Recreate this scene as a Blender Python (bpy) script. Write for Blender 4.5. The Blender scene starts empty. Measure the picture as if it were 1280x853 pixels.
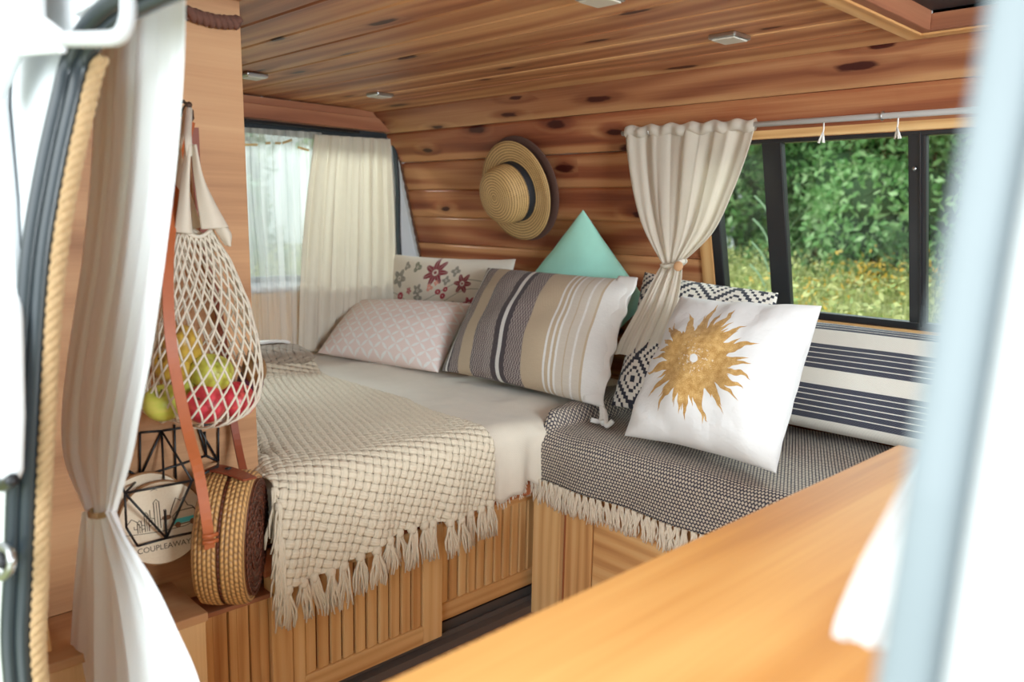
import bpy, bmesh, math, random
import numpy as np
from mathutils import Vector, Matrix, noise
random.seed(7); rng = np.random.default_rng(7)
C = bpy.context.scene.collection
V3 = Vector
pi = math.pi

# ------------------------------------------------------------------ camera
FPX = 1011.83
yaw, pit, rol = math.radians(45.6776), math.radians(8.7575), math.radians(1.2172)
_r = V3((math.cos(yaw), math.sin(yaw), 0)); _f = V3((-math.sin(yaw), math.cos(yaw), 0)); _z = V3((0, 0, 1))
FW = _f * math.cos(pit) - _z * math.sin(pit); _u = _f * math.sin(pit) + _z * math.cos(pit)
RT = _r * math.cos(rol) + _u * math.sin(rol); UP = -_r * math.sin(rol) + _u * math.cos(rol)
CAM = V3((0, 0, 1.15))
def ray(u, v): return RT * ((u - 640) / FPX) - UP * ((v - 426.5) / FPX) + FW
def at(u, v, x=None, y=None, z=None):
    """the real point seen at a photo pixel on a plane of the van"""
    d = ray(u, v)
    t = (x - CAM.x) / d.x if x is not None else (y - CAM.y) / d.y if y is not None else (z - CAM.z) / d.z
    return CAM + d * t
LEAN = .27
def wall_y(z): return 2.306 - LEAN * (z - .87)
def at_wall(u, v, off=0.):
    d = ray(u, v)
    return CAM + d * ((2.306 - off - LEAN * (CAM.z - .87)) / (d.y + LEAN * d.z))
def at_len(u, v, P, L):
    """point on the pixel's ray at distance L from P, the farther one"""
    d = ray(u, v).normalized(); q = P - CAM; b = q.dot(d); c = q.dot(q) - L * L; D = b * b - c
    return CAM + d * (b + (math.sqrt(D) if D > 0 else 0))

cd = bpy.data.cameras.new('camera'); cam = bpy.data.objects.new('camera', cd); C.objects.link(cam)
M = Matrix.Identity(4)
for i in range(3):
    M[i][0] = RT[i]; M[i][1] = UP[i]; M[i][2] = -FW[i]; M[i][3] = CAM[i]
cam.matrix_world = M
cd.sensor_width = 36; cd.lens = FPX / 1280 * 36; cd.clip_start = .02; cd.clip_end = 200
cd.dof.use_dof = True; cd.dof.focus_distance = 2.0; cd.dof.aperture_fstop = 2.8
bpy.context.scene.camera = cam

# ------------------------------------------------------------------ node helper
class NT:
    def __init__(s, name):
        s.m = bpy.data.materials.new(name); s.m.use_nodes = True
        s.t = s.m.node_tree; s.t.nodes.clear()
        s.out = s.t.nodes.new('ShaderNodeOutputMaterial')
    def n(s, ty, **k):
        o = s.t.nodes.new(ty)
        for a, b in k.items(): setattr(o, a, b)
        return o
    def set(s, sock, v):
        if isinstance(v, X): v = v.o
        if hasattr(v, 'is_output'): s.t.links.new(v, sock)
        elif v is not None:
            if isinstance(v, (tuple, list)) and len(v) == 3 and sock.type == 'RGBA': v = (*v, 1)
            sock.default_value = v
    def math(s, op, *a):
        o = s.n('ShaderNodeMath', operation=op)
        for i, v in enumerate(a): s.set(o.inputs[i], v)
        return X(s, o.outputs[0])
    def attr(s, name):
        o = s.n('ShaderNodeAttribute', attribute_name=name)
        sp = s.n('ShaderNodeSeparateXYZ'); s.t.links.new(o.outputs['Vector'], sp.inputs[0])
        return [X(s, sp.outputs[i]) for i in range(3)]
    def objco(s, which='Object'):
        o = s.n('ShaderNodeTexCoord'); sp = s.n('ShaderNodeSeparateXYZ'); s.t.links.new(o.outputs[which], sp.inputs[0])
        return [X(s, sp.outputs[i]) for i in range(3)]
    def vec(s, a, b, c=0.):
        o = s.n('ShaderNodeCombineXYZ')
        for i, v in enumerate((a, b, c)): s.set(o.inputs[i], v)
        return o.outputs[0]
    def noise(s, v, sc=1., de=2., ro=.5):
        o = s.n('ShaderNodeTexNoise'); s.set(o.inputs['Vector'], v); s.set(o.inputs['Scale'], sc)
        s.set(o.inputs['Detail'], de); s.set(o.inputs['Roughness'], ro)
        return X(s, o.outputs[0])
    def voro(s, v, sc=1., rnd=1., feat='F1', dim='2D'):
        o = s.n('ShaderNodeTexVoronoi', feature=feat, voronoi_dimensions=dim)
        s.set(o.inputs['Vector'], v); s.set(o.inputs['Scale'], sc)
        s.set(o.inputs['Randomness'], rnd)
        sp = s.n('ShaderNodeSeparateColor'); s.t.links.new(o.outputs['Color'], sp.inputs[0])
        return X(s, o.outputs['Distance']), X(s, sp.outputs[0]), X(s, sp.outputs[1])
    def wnoise(s, v):
        o = s.n('ShaderNodeTexWhiteNoise', noise_dimensions='1D'); s.set(o.inputs['W'], v)
        return X(s, o.outputs[0])
    def ramp(s, f, stops, interp='LINEAR'):
        o = s.n('ShaderNodeValToRGB'); o.color_ramp.interpolation = interp
        e = o.color_ramp.elements
        while len(e) < len(stops): e.new(.5)
        for k, (p, c) in enumerate(stops):
            e[k].position = p; e[k].color = (*c, 1) if len(c) == 3 else c
        s.set(o.inputs[0], f)
        return o.outputs[0]
    def mix(s, f, a, b, bt='MIX'):
        o = s.n('ShaderNodeMix', data_type='RGBA', blend_type=bt)
        s.set(o.inputs[0], f); s.set(o.inputs[6], a); s.set(o.inputs[7], b)
        return o.outputs[2]
    def maprange(s, v, a, b, c=0., d=1.):
        o = s.n('ShaderNodeMapRange')
        for i, q in enumerate((v, a, b, c, d)): s.set(o.inputs[i], q)
        return X(s, o.outputs[0])
    def bump(s, h, st=.3, d=.002):
        o = s.n('ShaderNodeBump'); s.set(o.inputs['Height'], h); o.inputs['Strength'].default_value = st
        o.inputs['Distance'].default_value = d
        return o.outputs[0]
    def bsdf(s, col, rough=.6, normal=None, metal=0., **k):
        o = s.n('ShaderNodeBsdfPrincipled'); s.set(o.inputs['Base Color'], col); s.set(o.inputs['Roughness'], rough)
        o.inputs['Metallic'].default_value = metal
        if normal is not None: s.t.links.new(normal, o.inputs['Normal'])
        for a, b in k.items(): s.set(o.inputs[a.replace('_', ' ')], b)
        return o.outputs[0]
    def end(s, sh):
        s.t.links.new(sh, s.out.inputs[0]); return s.m
class X:
    def __init__(s, t, o): s.t, s.o = t, o
    def __add__(s, b): return s.t.math('ADD', s, b)
    __radd__ = __add__
    def __sub__(s, b): return s.t.math('SUBTRACT', s, b)
    def __rsub__(s, b): return s.t.math('SUBTRACT', b, s)
    def __mul__(s, b): return s.t.math('MULTIPLY', s, b)
    __rmul__ = __mul__
    def __truediv__(s, b): return s.t.math('DIVIDE', s, b)
    def lt(s, b): return s.t.math('LESS_THAN', s, b)
    def gt(s, b): return s.t.math('GREATER_THAN', s, b)
    def f(s, op, *a): return s.t.math(op, s, *a)
    def abs(s): return s.f('ABSOLUTE')
    def sin(s): return s.f('SINE')
    def cos(s): return s.f('COSINE')
    def fr(s): return s.f('FRACT')
    def fl(s): return s.f('FLOOR')
    def pw(s, e): return s.f('POWER', e)
    def mx(s, b): return s.f('MAXIMUM', b)
    def mn(s, b): return s.f('MINIMUM', b)
def srgb(r, g, b):
    f = lambda c: ((c / 255) / 12.92 if c / 255 < .04045 else ((c / 255 + .055) / 1.055) ** 2.4)
    return (f(r), f(g), f(b))

# ------------------------------------------------------------------ materials
def wood(name, light, mid, dark, knot=.0, knotcol=srgb(62, 22, 16), ring=26., rough=.5, var=.25, seam=None, contrast=1., kx=3.6, ky=8.2, ksize=.15, sap=0., spec=.3):
    t = NT(name); a, b, r = t.attr('wuv')
    A = a + r * 61.; B = b + r * 17.
    kd, kc, kc2 = t.voro(t.vec(A * kx, B * ky), 1., .8)
    has = kc.gt(1 - knot)
    size = kc2 * .6 + .5
    infl = t.maprange(kd, 0., .32, 1., 0.) * has
    n1 = t.noise(t.vec(A * .55, B * 2.2), 1., 2.)
    ph = B * ring + n1 * 4.5 + infl * .9
    wv = (ph * 6.28).sin() * .5 + .5
    fine = t.noise(t.vec(A * 4., B * 170.), 1., 3., .65)
    streak = t.noise(t.vec(A * .55, B * 15.), 1., 3., .6)
    broad = t.noise(t.vec(A * .5, B * 5.), 1., 1., .5)
    f = (wv - .5) * (.28 * contrast) + (streak - .5) * (.9 * contrast) + (fine - .5) * .3 + (broad - .5) * .7 * contrast + .5
    if sap:
        e = b / .119 + (t.noise(t.vec(A * 1.3, r * 9.), 1., 2.) - .5) * .5
        pick = t.wnoise(r * 331.7)
        side = t.maprange(e, .30, .12, 0., 1.) * pick.gt(.45) + t.maprange(e, .72, .9, 0., 1.) * pick.lt(.3)
        f = f * (1. - side * .5) + side * sap
    col = t.ramp(f, [(.15, dark), (.5, mid), (.85, light)])
    col = t.mix(t.math('MULTIPLY', t.wnoise(r * 917.), var), col, dark)
    if knot > 0:
        wob = t.noise(t.vec(A * 16., B * 60.), 1., 2.) * .14 - .07
        km = t.maprange(kd + wob, size * ksize * .75, size * ksize * 1.15, 1., 0.) * has
        halo = t.maprange(kd + wob, size * ksize * .9, size * ksize * 3., .6, 0.) * has
        col = t.mix(halo, col, dark)
        col = t.mix(km, col, knotcol)
    nrm = t.bump(f, .15, .001)
    return t.end(t.bsdf(col, rough, nrm, Specular_IOR_Level=spec))
M_ceil = wood('pine_ceiling', srgb(222, 168, 114), srgb(180, 118, 78), srgb(126, 70, 46), knot=.42, rough=.45, ring=14, var=.45, kx=2.4, ky=9.5, ksize=.13, contrast=.95, sap=.6, spec=.2)
M_wall = wood('pine_wall', srgb(222, 158, 104), srgb(172, 100, 64), srgb(116, 58, 40), knot=.4, rough=.45, ring=12, var=.5, ky=7.5, kx=3., ksize=.13, contrast=1.25, sap=.66, spec=.2)
M_pine = wood('pale_pine', srgb(250, 218, 160), srgb(238, 194, 130), srgb(192, 132, 74), knot=.0, ring=34, var=.5, contrast=.75)
M_pine2 = wood('golden_pine', srgb(240, 198, 138), srgb(218, 164, 102), srgb(160, 100, 54), knot=.12, ring=28, var=.25, contrast=.9)
M_red = wood('reddish_rail', srgb(184, 110, 66), srgb(156, 84, 50), srgb(110, 52, 34), knot=.1, ring=20, var=.1)
M_trimw = wood('dark_trim_wood', srgb(186, 126, 90), srgb(160, 100, 70), srgb(120, 70, 50), knot=.0, ring=14, var=.1)
M_ply = wood('birch_plywood', srgb(216, 170, 124), srgb(198, 148, 104), srgb(160, 112, 76), knot=.0, ring=4, var=.05, contrast=.9, rough=.55)
M_plyl = wood('light_plywood', srgb(248, 214, 162), srgb(240, 200, 146), srgb(214, 168, 114), knot=.0, ring=3, var=.05, contrast=.5)
M_count = wood('worktop_plywood', srgb(222, 164, 92), srgb(202, 138, 70), srgb(166, 102, 48), knot=.0, ring=2.5, var=.0, contrast=1.15, rough=.42)
M_floorw = wood('floor_boards', srgb(206, 160, 120), srgb(180, 132, 96), srgb(130, 90, 62), knot=.0, ring=20, rough=.45)

def plain(name, col, rough=.5, metal=0., nz=.0, sc=40., bumpd=0., **k):
    t = NT(name); x, y, z = t.objco()
    n = t.noise(t.vec(x, y, z), sc, 3.)
    c = t.mix(n, tuple(q * (1 - nz) for q in col), tuple(min(1, q * (1 + nz)) for q in col))
    return t.end(t.bsdf(c, rough, t.bump(n, .4, bumpd) if bumpd else None, metal, **k))
M_white = plain('white_paint', srgb(216, 219, 222), .35, nz=.02)
M_door_white = plain('white_door_paint', srgb(226, 229, 232), .4, nz=.01)
M_edge = plain('pale_blue_door_edge', srgb(130, 140, 146), .35, nz=.05, sc=12)
M_edge_d = plain('blue_grey_door_seam', srgb(50, 72, 82), .4, nz=.05)
M_rub = plain('black_rubber', srgb(38, 46, 52), .32, nz=.15, sc=20)
M_blk = plain('black_frame', srgb(24, 24, 28), .38, nz=.1)
M_wire = plain('black_wire', srgb(18, 18, 20), .45)
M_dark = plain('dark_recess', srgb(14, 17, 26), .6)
M_metal = plain('brushed_metal', srgb(190, 192, 192), .35, 1., nz=.05)
M_rod = plain('grey_rod', srgb(176, 172, 168), .4, 0., nz=.05)
M_lamp = plain('lamp_diffuser', srgb(205, 200, 186), .5)
M_leath = plain('tan_leather', srgb(176, 88, 42), .5, nz=.12, sc=60, bumpd=.0006)
M_leathd = plain('brown_leather', srgb(128, 58, 34), .5, nz=.12, sc=60)
M_jute = plain('jute_cord', srgb(176, 142, 100), .85, nz=.25, sc=160, bumpd=.001)
M_cot = plain('cotton_cord', srgb(226, 216, 198), .9, nz=.08, sc=200)
M_fringe = plain('cream_yarn', srgb(222, 208, 186), .9, nz=.1, sc=150)
M_yarn = plain('oat_yarn', srgb(210, 195, 171), .9, nz=.12, sc=150)
M_white_yarn = plain('white_yarn', srgb(236, 234, 228), .9, nz=.05, sc=150)
M_band = plain('black_ribbon', srgb(16, 20, 28), .7)
M_felt = plain('dark_brown_felt', srgb(84, 56, 46), .9, nz=.1, sc=90, bumpd=.001)
M_stem = plain('fruit_stem', srgb(90, 64, 38), .8)

def fabric(name, col, nz=.05, rough=.85, tr=0., wv=700.):
    t = NT(name); x, y, z = t.objco()
    n = t.noise(t.vec(x, y, z), 30., 3.)
    w = ((x + y * .3) * wv).sin() * ((z + y * .6) * wv).sin()
    c = t.mix(n, tuple(q * (1 - nz) for q in col), tuple(min(1, q * (1 + nz)) for q in col))
    b = t.bsdf(c, rough, t.bump(w * .3 + n, .25, .0015), Sheen_Weight=.15)
    if tr:
        tl = t.n('ShaderNodeBsdfTranslucent'); t.set(tl.inputs[0], c)
        ms = t.n('ShaderNodeMixShader'); ms.inputs[0].default_value = tr
        t.t.links.new(b, ms.inputs[1]); t.t.links.new(tl.outputs[0], ms.inputs[2]); b = ms.outputs[0]
    return t.end(b)
M_linen = fabric('linen_sheet', srgb(214, 202, 184), .06, wv=900)
M_curt = fabric('cream_curtain', srgb(242, 234, 220), .03, tr=.5)
M_mint = fabric('mint_cotton', srgb(180, 250, 230), .04)
M_doorcurt = fabric('white_curtain', srgb(244, 244, 246), .02, tr=.3)
M_foam = fabric('plain_ticking', srgb(220, 214, 202), .04)
def sheer(name, col, alpha):
    t = NT(name); a, b, c_ = t.attr('wuv')
    n = t.noise(t.vec(a * 11., b * .9), 1., 3.)
    d = t.bsdf(col, .8); tl = t.n('ShaderNodeBsdfTranslucent'); t.set(tl.inputs[0], col)
    m1 = t.n('ShaderNodeMixShader'); m1.inputs[0].default_value = .5
    t.t.links.new(d, m1.inputs[1]); t.t.links.new(tl.outputs[0], m1.inputs[2])
    tp = t.n('ShaderNodeBsdfTransparent'); m2 = t.n('ShaderNodeMixShader')
    t.set(m2.inputs[0], t.maprange(n, .35, .65, alpha - .22, alpha + .3))
    t.t.links.new(tp.outputs[0], m2.inputs[1]); t.t.links.new(m1.outputs[0], m2.inputs[2])
    return t.end(m2.outputs[0])
M_sheer = sheer('sheer_voile', srgb(244, 242, 238), .5)
M_sheerw = fabric('white_voile', srgb(252, 253, 255), .01, tr=.12)

def glassmat():
    t = NT('window_glass'); tp = t.n('ShaderNodeBsdfTransparent'); tp.inputs[0].default_value = (.93, .97, .95, 1)
    g = t.n('ShaderNodeBsdfGlossy'); g.inputs['Roughness'].default_value = .02
    fr = t.n('ShaderNodeFresnel'); fr.inputs[0].default_value = 1.35
    m = t.n('ShaderNodeMixShader'); t.t.links.new(fr.outputs[0], m.inputs[0])
    t.t.links.new(tp.outputs[0], m.inputs[1]); t.t.links.new(g.outputs[0], m.inputs[2])
    return t.end(m.outputs[0])
M_glass = glassmat()

def straw(name, light, dark, fr=820., fa=900., rough=.6):
    t = NT(name); a, b, c_ = t.attr('wuv')
    n = t.noise(t.vec(a * 60., b * 60., c_), 1., 2.)
    h = (b * fr).sin() * .5 + .5
    k = (a * fa + (b * fr / 6.283).fl() * 1.7).sin() * .5 + .5
    f = h * .6 + k * .3 + n * .3
    return t.end(t.bsdf(t.ramp(f, [(.2, dark), (.75, light)]), rough, t.bump(h + k * .5, .6, .002)))
M_straw = straw('straw', srgb(224, 182, 116), srgb(112, 74, 34), 620.)
def rattan(name, light, dark, rough=.45):
    t = NT(name); a, b, c_ = t.attr('wuv')
    row = (b / .0085).fl(); fb = (b / .0085).fr()
    fa = (a / .0125 + row * .5).fr()
    h = (fb * pi).sin() * ((fa * pi).sin() * .7 + .3)
    n = t.noise(t.vec(a * 40., b * 40.), 1., 3.)
    return t.end(t.bsdf(t.ramp(h * .75 + n * .3, [(.1, dark), (.4, tuple((p + q) / 2 for p, q in zip(light, dark))), (.85, light)]), rough, t.bump(h, 1., .003)))
M_rattan = rattan('woven_rattan', srgb(226, 172, 104), srgb(84, 42, 20))
M_rattand = rattan('dark_woven_rattan', srgb(120, 62, 40), srgb(38, 16, 10))

def knit(name, light, dark, cell=.0215):
    t = NT(name); a, b, c_ = t.attr('wuv')
    u = (a + b * .35) / cell; v = (b - a * .35) / cell
    ck = (u.fl() + v.fl()).f('FLOORED_MODULO', 2.)
    fu = u.fr(); fv = v.fr()
    st = ((fu * (1. - ck) + fv * ck) * 18.85).sin() * .5 + .5
    su = (fu * pi).sin().mx(0.); sv = (fv * pi).sin().mx(0.)
    sq = su + sv - su * sv
    h = sq * .75 + (su * sv).pw(.5) * .25
    hole = t.maprange(su + sv, .10, .55, 0., 1.)
    edge = su * (1. - ck) + sv * ck
    n = t.noise(t.vec(a * 160., b * 160.), 1., 3.)
    f = hole * .66 + edge.pw(.5) * .14 + st * .10 + (n - .5) * .22 + .04
    col = t.ramp(f, [(.22, dark), (.55, tuple(p * .7 + q * .3 for p, q in zip(light, dark))), (.9, light)])
    return t.end(t.bsdf(col, .9, t.bump(h + edge.pw(.5) * .35 + st * .15 + n * .15, .9, .006)))
M_knit = knit('chunky_oat_knit', srgb(218, 203, 178), srgb(70, 55, 40))
M_knitd = knit('grey_knit', srgb(150, 132, 114), srgb(52, 42, 36))
def throwmat():
    t = NT('navy_cream_weave'); a, b, c_ = t.attr('wuv')
    cell = .0088
    row = (b / cell).fl(); u = (a / cell + row * .5).fr(); v = (b / cell).fr()
    d = ((u - .5).abs() * 1.15 + (v - .5).abs())
    n = t.noise(t.vec(a * 90., b * 90.), 1., 3.)
    f = t.maprange(d + (n - .5) * .35, .36, .62, 1., 0.)
    col = t.mix(f, srgb(48, 44, 58), srgb(200, 186, 166))
    return t.end(t.bsdf(col, .9, t.bump(f, .6, .002)))
M_throw = throwmat()

# pillow covers, puv = 0..1 across, 0..1 up, width/height ratio
def cover(name, fn, rough=.85, bumps=.3):
    t = NT(name); a, b, c_ = t.attr('puv')
    col, h = fn(t, a, b)
    n = t.noise(t.vec(a * 9., b * 9., c_), 1., 3.)
    hh = n * .8 + h if h is not None else n
    big = t.noise(t.vec(a * 4., b * 4., c_), 1., 4., .6)
    return t.end(t.bsdf(col, rough, t.bump(hh + big * 6., bumps, .005), Sheen_Weight=.1))
def cv_sun(t, a, b):
    x = (a - .46) * .86; y = (b - .5) * .86
    wob = t.noise(t.vec(a * 7., b * 7.), 1., 2.)
    r = (x * x + y * y).pw(.5)
    th = y.f('ARCTAN2', x) / (2 * pi) + (wob - .5) * .05
    tot = None
    for N, R0, L0, L1, off in ((19, .15, .10, .20, .0), (15, .15, .12, .23, .37), (29, .165, .03, .12, .71)):
        s = th * float(N) + off + 40.
        i = s.fl(); f = ((s.fr() - .5).abs() * 2.)
        L = t.wnoise(i * 1.37 + off * 11) * (L1 - L0) + L0
        ins = (r - R0).lt(L * (1. - f).pw(1.9) * 1.0)
        tot = ins if tot is None else tot.mx(ins)
    hole = r.lt(.022 + (wob - .5) * .03)
    gl = t.noise(t.vec(a * 240., b * 240.), 1., 2.)
    ringy = t.noise(t.vec(a * 26., b * 26.), 1., 3.)
    gold = t.ramp(gl * .7 + ringy * .45, [(.32, srgb(118, 80, 32)), (.55, srgb(178, 132, 64)), (.78, srgb(226, 188, 122))])
    pale = t.maprange(t.noise(t.vec(a * 60., b * 60.), 1., 2.) - t.maprange(r, .03, .13, .25, 0.) * -.6, .7, .74, 0., 1.) * r.lt(.13)
    gold = t.mix(pale * .6, gold, srgb(226, 214, 196))
    m = tot * (1. - hole)
    return t.mix(m, srgb(222, 220, 218), gold), None
M_sun = cover('sun_print', cv_sun)
def cv_diamond(t, a, b):
    nx = 3.3; ny = 3.1; q = 15.
    def tri(p, n): return (((p * (n * q)).fl() / q).fr() - .5).abs() * 2.
    d = tri(a + .003, nx) + tri(b, ny)
    d = d.mn(2. - d)
    m = d.lt(.2).mx(d.gt(.44) * d.lt(.64)).mx(d.gt(.84))
    w = (a * 420.).sin() * (b * 420.).sin()
    return t.mix(m, srgb(232, 226, 214), srgb(30, 32, 48)), w * .3
M_diam = cover('navy_diamond_weave', cv_diamond)
def cv_stripe(t, a, b):
    br = srgb(78, 62, 66); bd = srgb(54, 44, 52); tan = srgb(192, 170, 140); wh = srgb(232, 228, 222); cr = srgb(208, 196, 178); gr = srgb(104, 92, 90)
    bands = [(0, bd), (.028, wh), (.042, bd), (.055, br), (.125, tan), (.215, bd), (.24, br), (.31, gr), (.36, bd), (.395, wh), (.418, bd), (.45, br), (.555, tan), (.685, wh), (.697, tan), (.715, wh), (.727, tan), (.745, wh), (.757, cr), (.79, tan), (.80, cr), (.835, wh), (.845, cr), (.885, tan), (.895, wh)]
    n = t.noise(t.vec(a * 3., b * 3.), 1., 1.)
    col = t.ramp(a + (n - .5) * .006, bands, 'CONSTANT')
    z = ((b * 58.).fr() - .5).abs() * 1.1
    tw = ((a * 62. + z) * 6.283).sin() * ((b * 76.) * 6.283).sin()
    dk = t.ramp(a, [(0, (1, 1, 1)), (.028, (0, 0, 0)), (.055, (1, 1, 1)), (.125, (0, 0, 0)), (.215, (1, 1, 1)), (.36, (0, 0, 0)), (.45, (1, 1, 1)), (.555, (0, 0, 0)), (.757, (.5, .5, .5)), (.885, (0, 0, 0))], 'CONSTANT')
    col = t.mix(tw.gt(.22) * .85 * X(t, dk), col, srgb(206, 192, 182))
    fine = t.noise(t.vec(a * 25., b * 320.), 1., 2.)
    col = t.mix((fine - .3) * .35, col, srgb(120, 104, 92))
    return col, tw * .5
M_strp = cover('brown_striped_weave', cv_stripe)
def cv_lattice(t, a, b):
    u = a * 9.; v = b * 6.
    p = u + v; q = u - v
    def dist(pu, pv):
        fu = (pu + .5).fr() - .5; fv = (pv + .5).fr() - .5
        return fu * fu + fv * fv
    # white petals where neighbouring circles overlap
    fu = p.fr(); fv = q.fr()
    cu = ((fu - .5).abs()); cv_ = ((fv - .5).abs())
    lens1 = (.5 - cu) - ((fv * pi).sin() * .13)
    lens2 = (.5 - cv_) - ((fu * pi).sin() * .13)
    m = lens1.lt(0.).mx(lens2.lt(0.))
    n = t.noise(t.vec(a * 60., b * 60.), 1., 2.)
    m2 = m * t.maprange(n, .3, .5, .7, 1.)
    return t.mix(m2, srgb(242, 220, 212), srgb(248, 245, 241)), None
M_latt = cover('pink_petal_lattice', cv_lattice)
def cv_floral(t, a, b):
    base = srgb(226, 216, 200); red = srgb(128, 28, 46); gr = srgb(134, 128, 118); pk = srgb(222, 138, 120); cher = srgb(170, 40, 62); ol = srgb(120, 122, 102)
    asp = 1.55
    n = t.noise(t.vec(a * 14., b * 14.), 1., 2.)
    col = base
    X_ = a * asp + (n - .5) * .015; Y_ = b + (n - .5) * .015
    fl = [(.47, .86, .115, red, 7), (.70, .76, .085, red, 6), (.15, .76, .085, gr, 5), (.36, .66, .06, gr, 5), (.37, .58, .05, gr, 4), (.27, .64, .035, cher, 5), (.19, .57, .045, cher, 0), (.53, .66, .032, cher, 0), (.57, .62, .03, cher, 0), (.58, .69, .026, cher, 0), (.46, .70, .035, pk, 3), (.50, .75, .025, pk, 4), (.05, .64, .055, gr, 4), (.08, .52, .05, ol, 5), (.12, .48, .04, gr, 3), (.56, .48, .055, gr, 5), (.66, .50, .06, gr, 4), (.30, .90, .05, ol, 3), (.78, .56, .06, cher, 6), (.92, .74, .06, gr, 5), (.86, .2, .05, pk, 4), (.62, .88, .045, gr, 4), (.57, .78, .04, gr, 4), (.20, .90, .04, gr, 3), (.62, .2, .06, red, 6), (.3, .3, .06, red, 6), (.42, .45, .04, ol, 4)]
    # stems
    for ph, fq, am, oy, sl in ((0., 7., .06, .3, .35), (1.2, 6., .08, .62, .2), (2.2, 8., .05, .1, .25)):
        s = (Y_ - (X_ * sl + oy * .8) - (X_ * fq + ph).sin() * am).abs()
        col = t.mix(s.lt(.0045) * .8, col, ol)
    for x0, y0, R, c, k in fl:
        dx = X_ - x0 * asp; dy = Y_ - y0
        r = (dx * dx + dy * dy).pw(.5)
        if k:
            th = dy.f('ARCTAN2', dx)
            rr = ((th * float(k)).cos() * .25 + .85) * (R * 1.15)
        else: rr = R * 1.
        m = r.lt(rr)
        vein = ((th * float(k * 2)).cos() * .5 + .5).pw(3.) * .2 if k else 0.
        col = t.mix(m, col, t.mix(vein, c, base) if k else c)
        col = t.mix(r.lt(R * .3) * r.gt(R * .17), col, base)
    return col, None
M_flor = cover('floral_print', cv_floral)
def cv_navystripe(t, a, b):
    nv = srgb(40, 42, 58); wh = srgb(222, 216, 204)
    n = t.noise(t.vec(a * 3., b * 2.), 1., 1.)
    bb = b + (n - .5) * .004
    L = [(0., nv)]
    def grp(lo, hi, k):
        st = (hi - lo) / k
        for i in range(k):
            L.append((lo + i * st, nv)); L.append((lo + (i + .84) * st, wh))
    L = [(0., wh)]
    grp(.05, .34, 6); grp(.48, .73, 5); grp(.88, 1.0, 4)
    col = t.ramp(bb, L, 'CONSTANT')
    w = (a * 900.).sin() * (b * 380.).sin()
    col = t.mix(w.gt(.55) * .25, col, srgb(150, 150, 156))
    return col, w * .4
M_navy = cover('navy_white_stripes', cv_navystripe)

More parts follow.
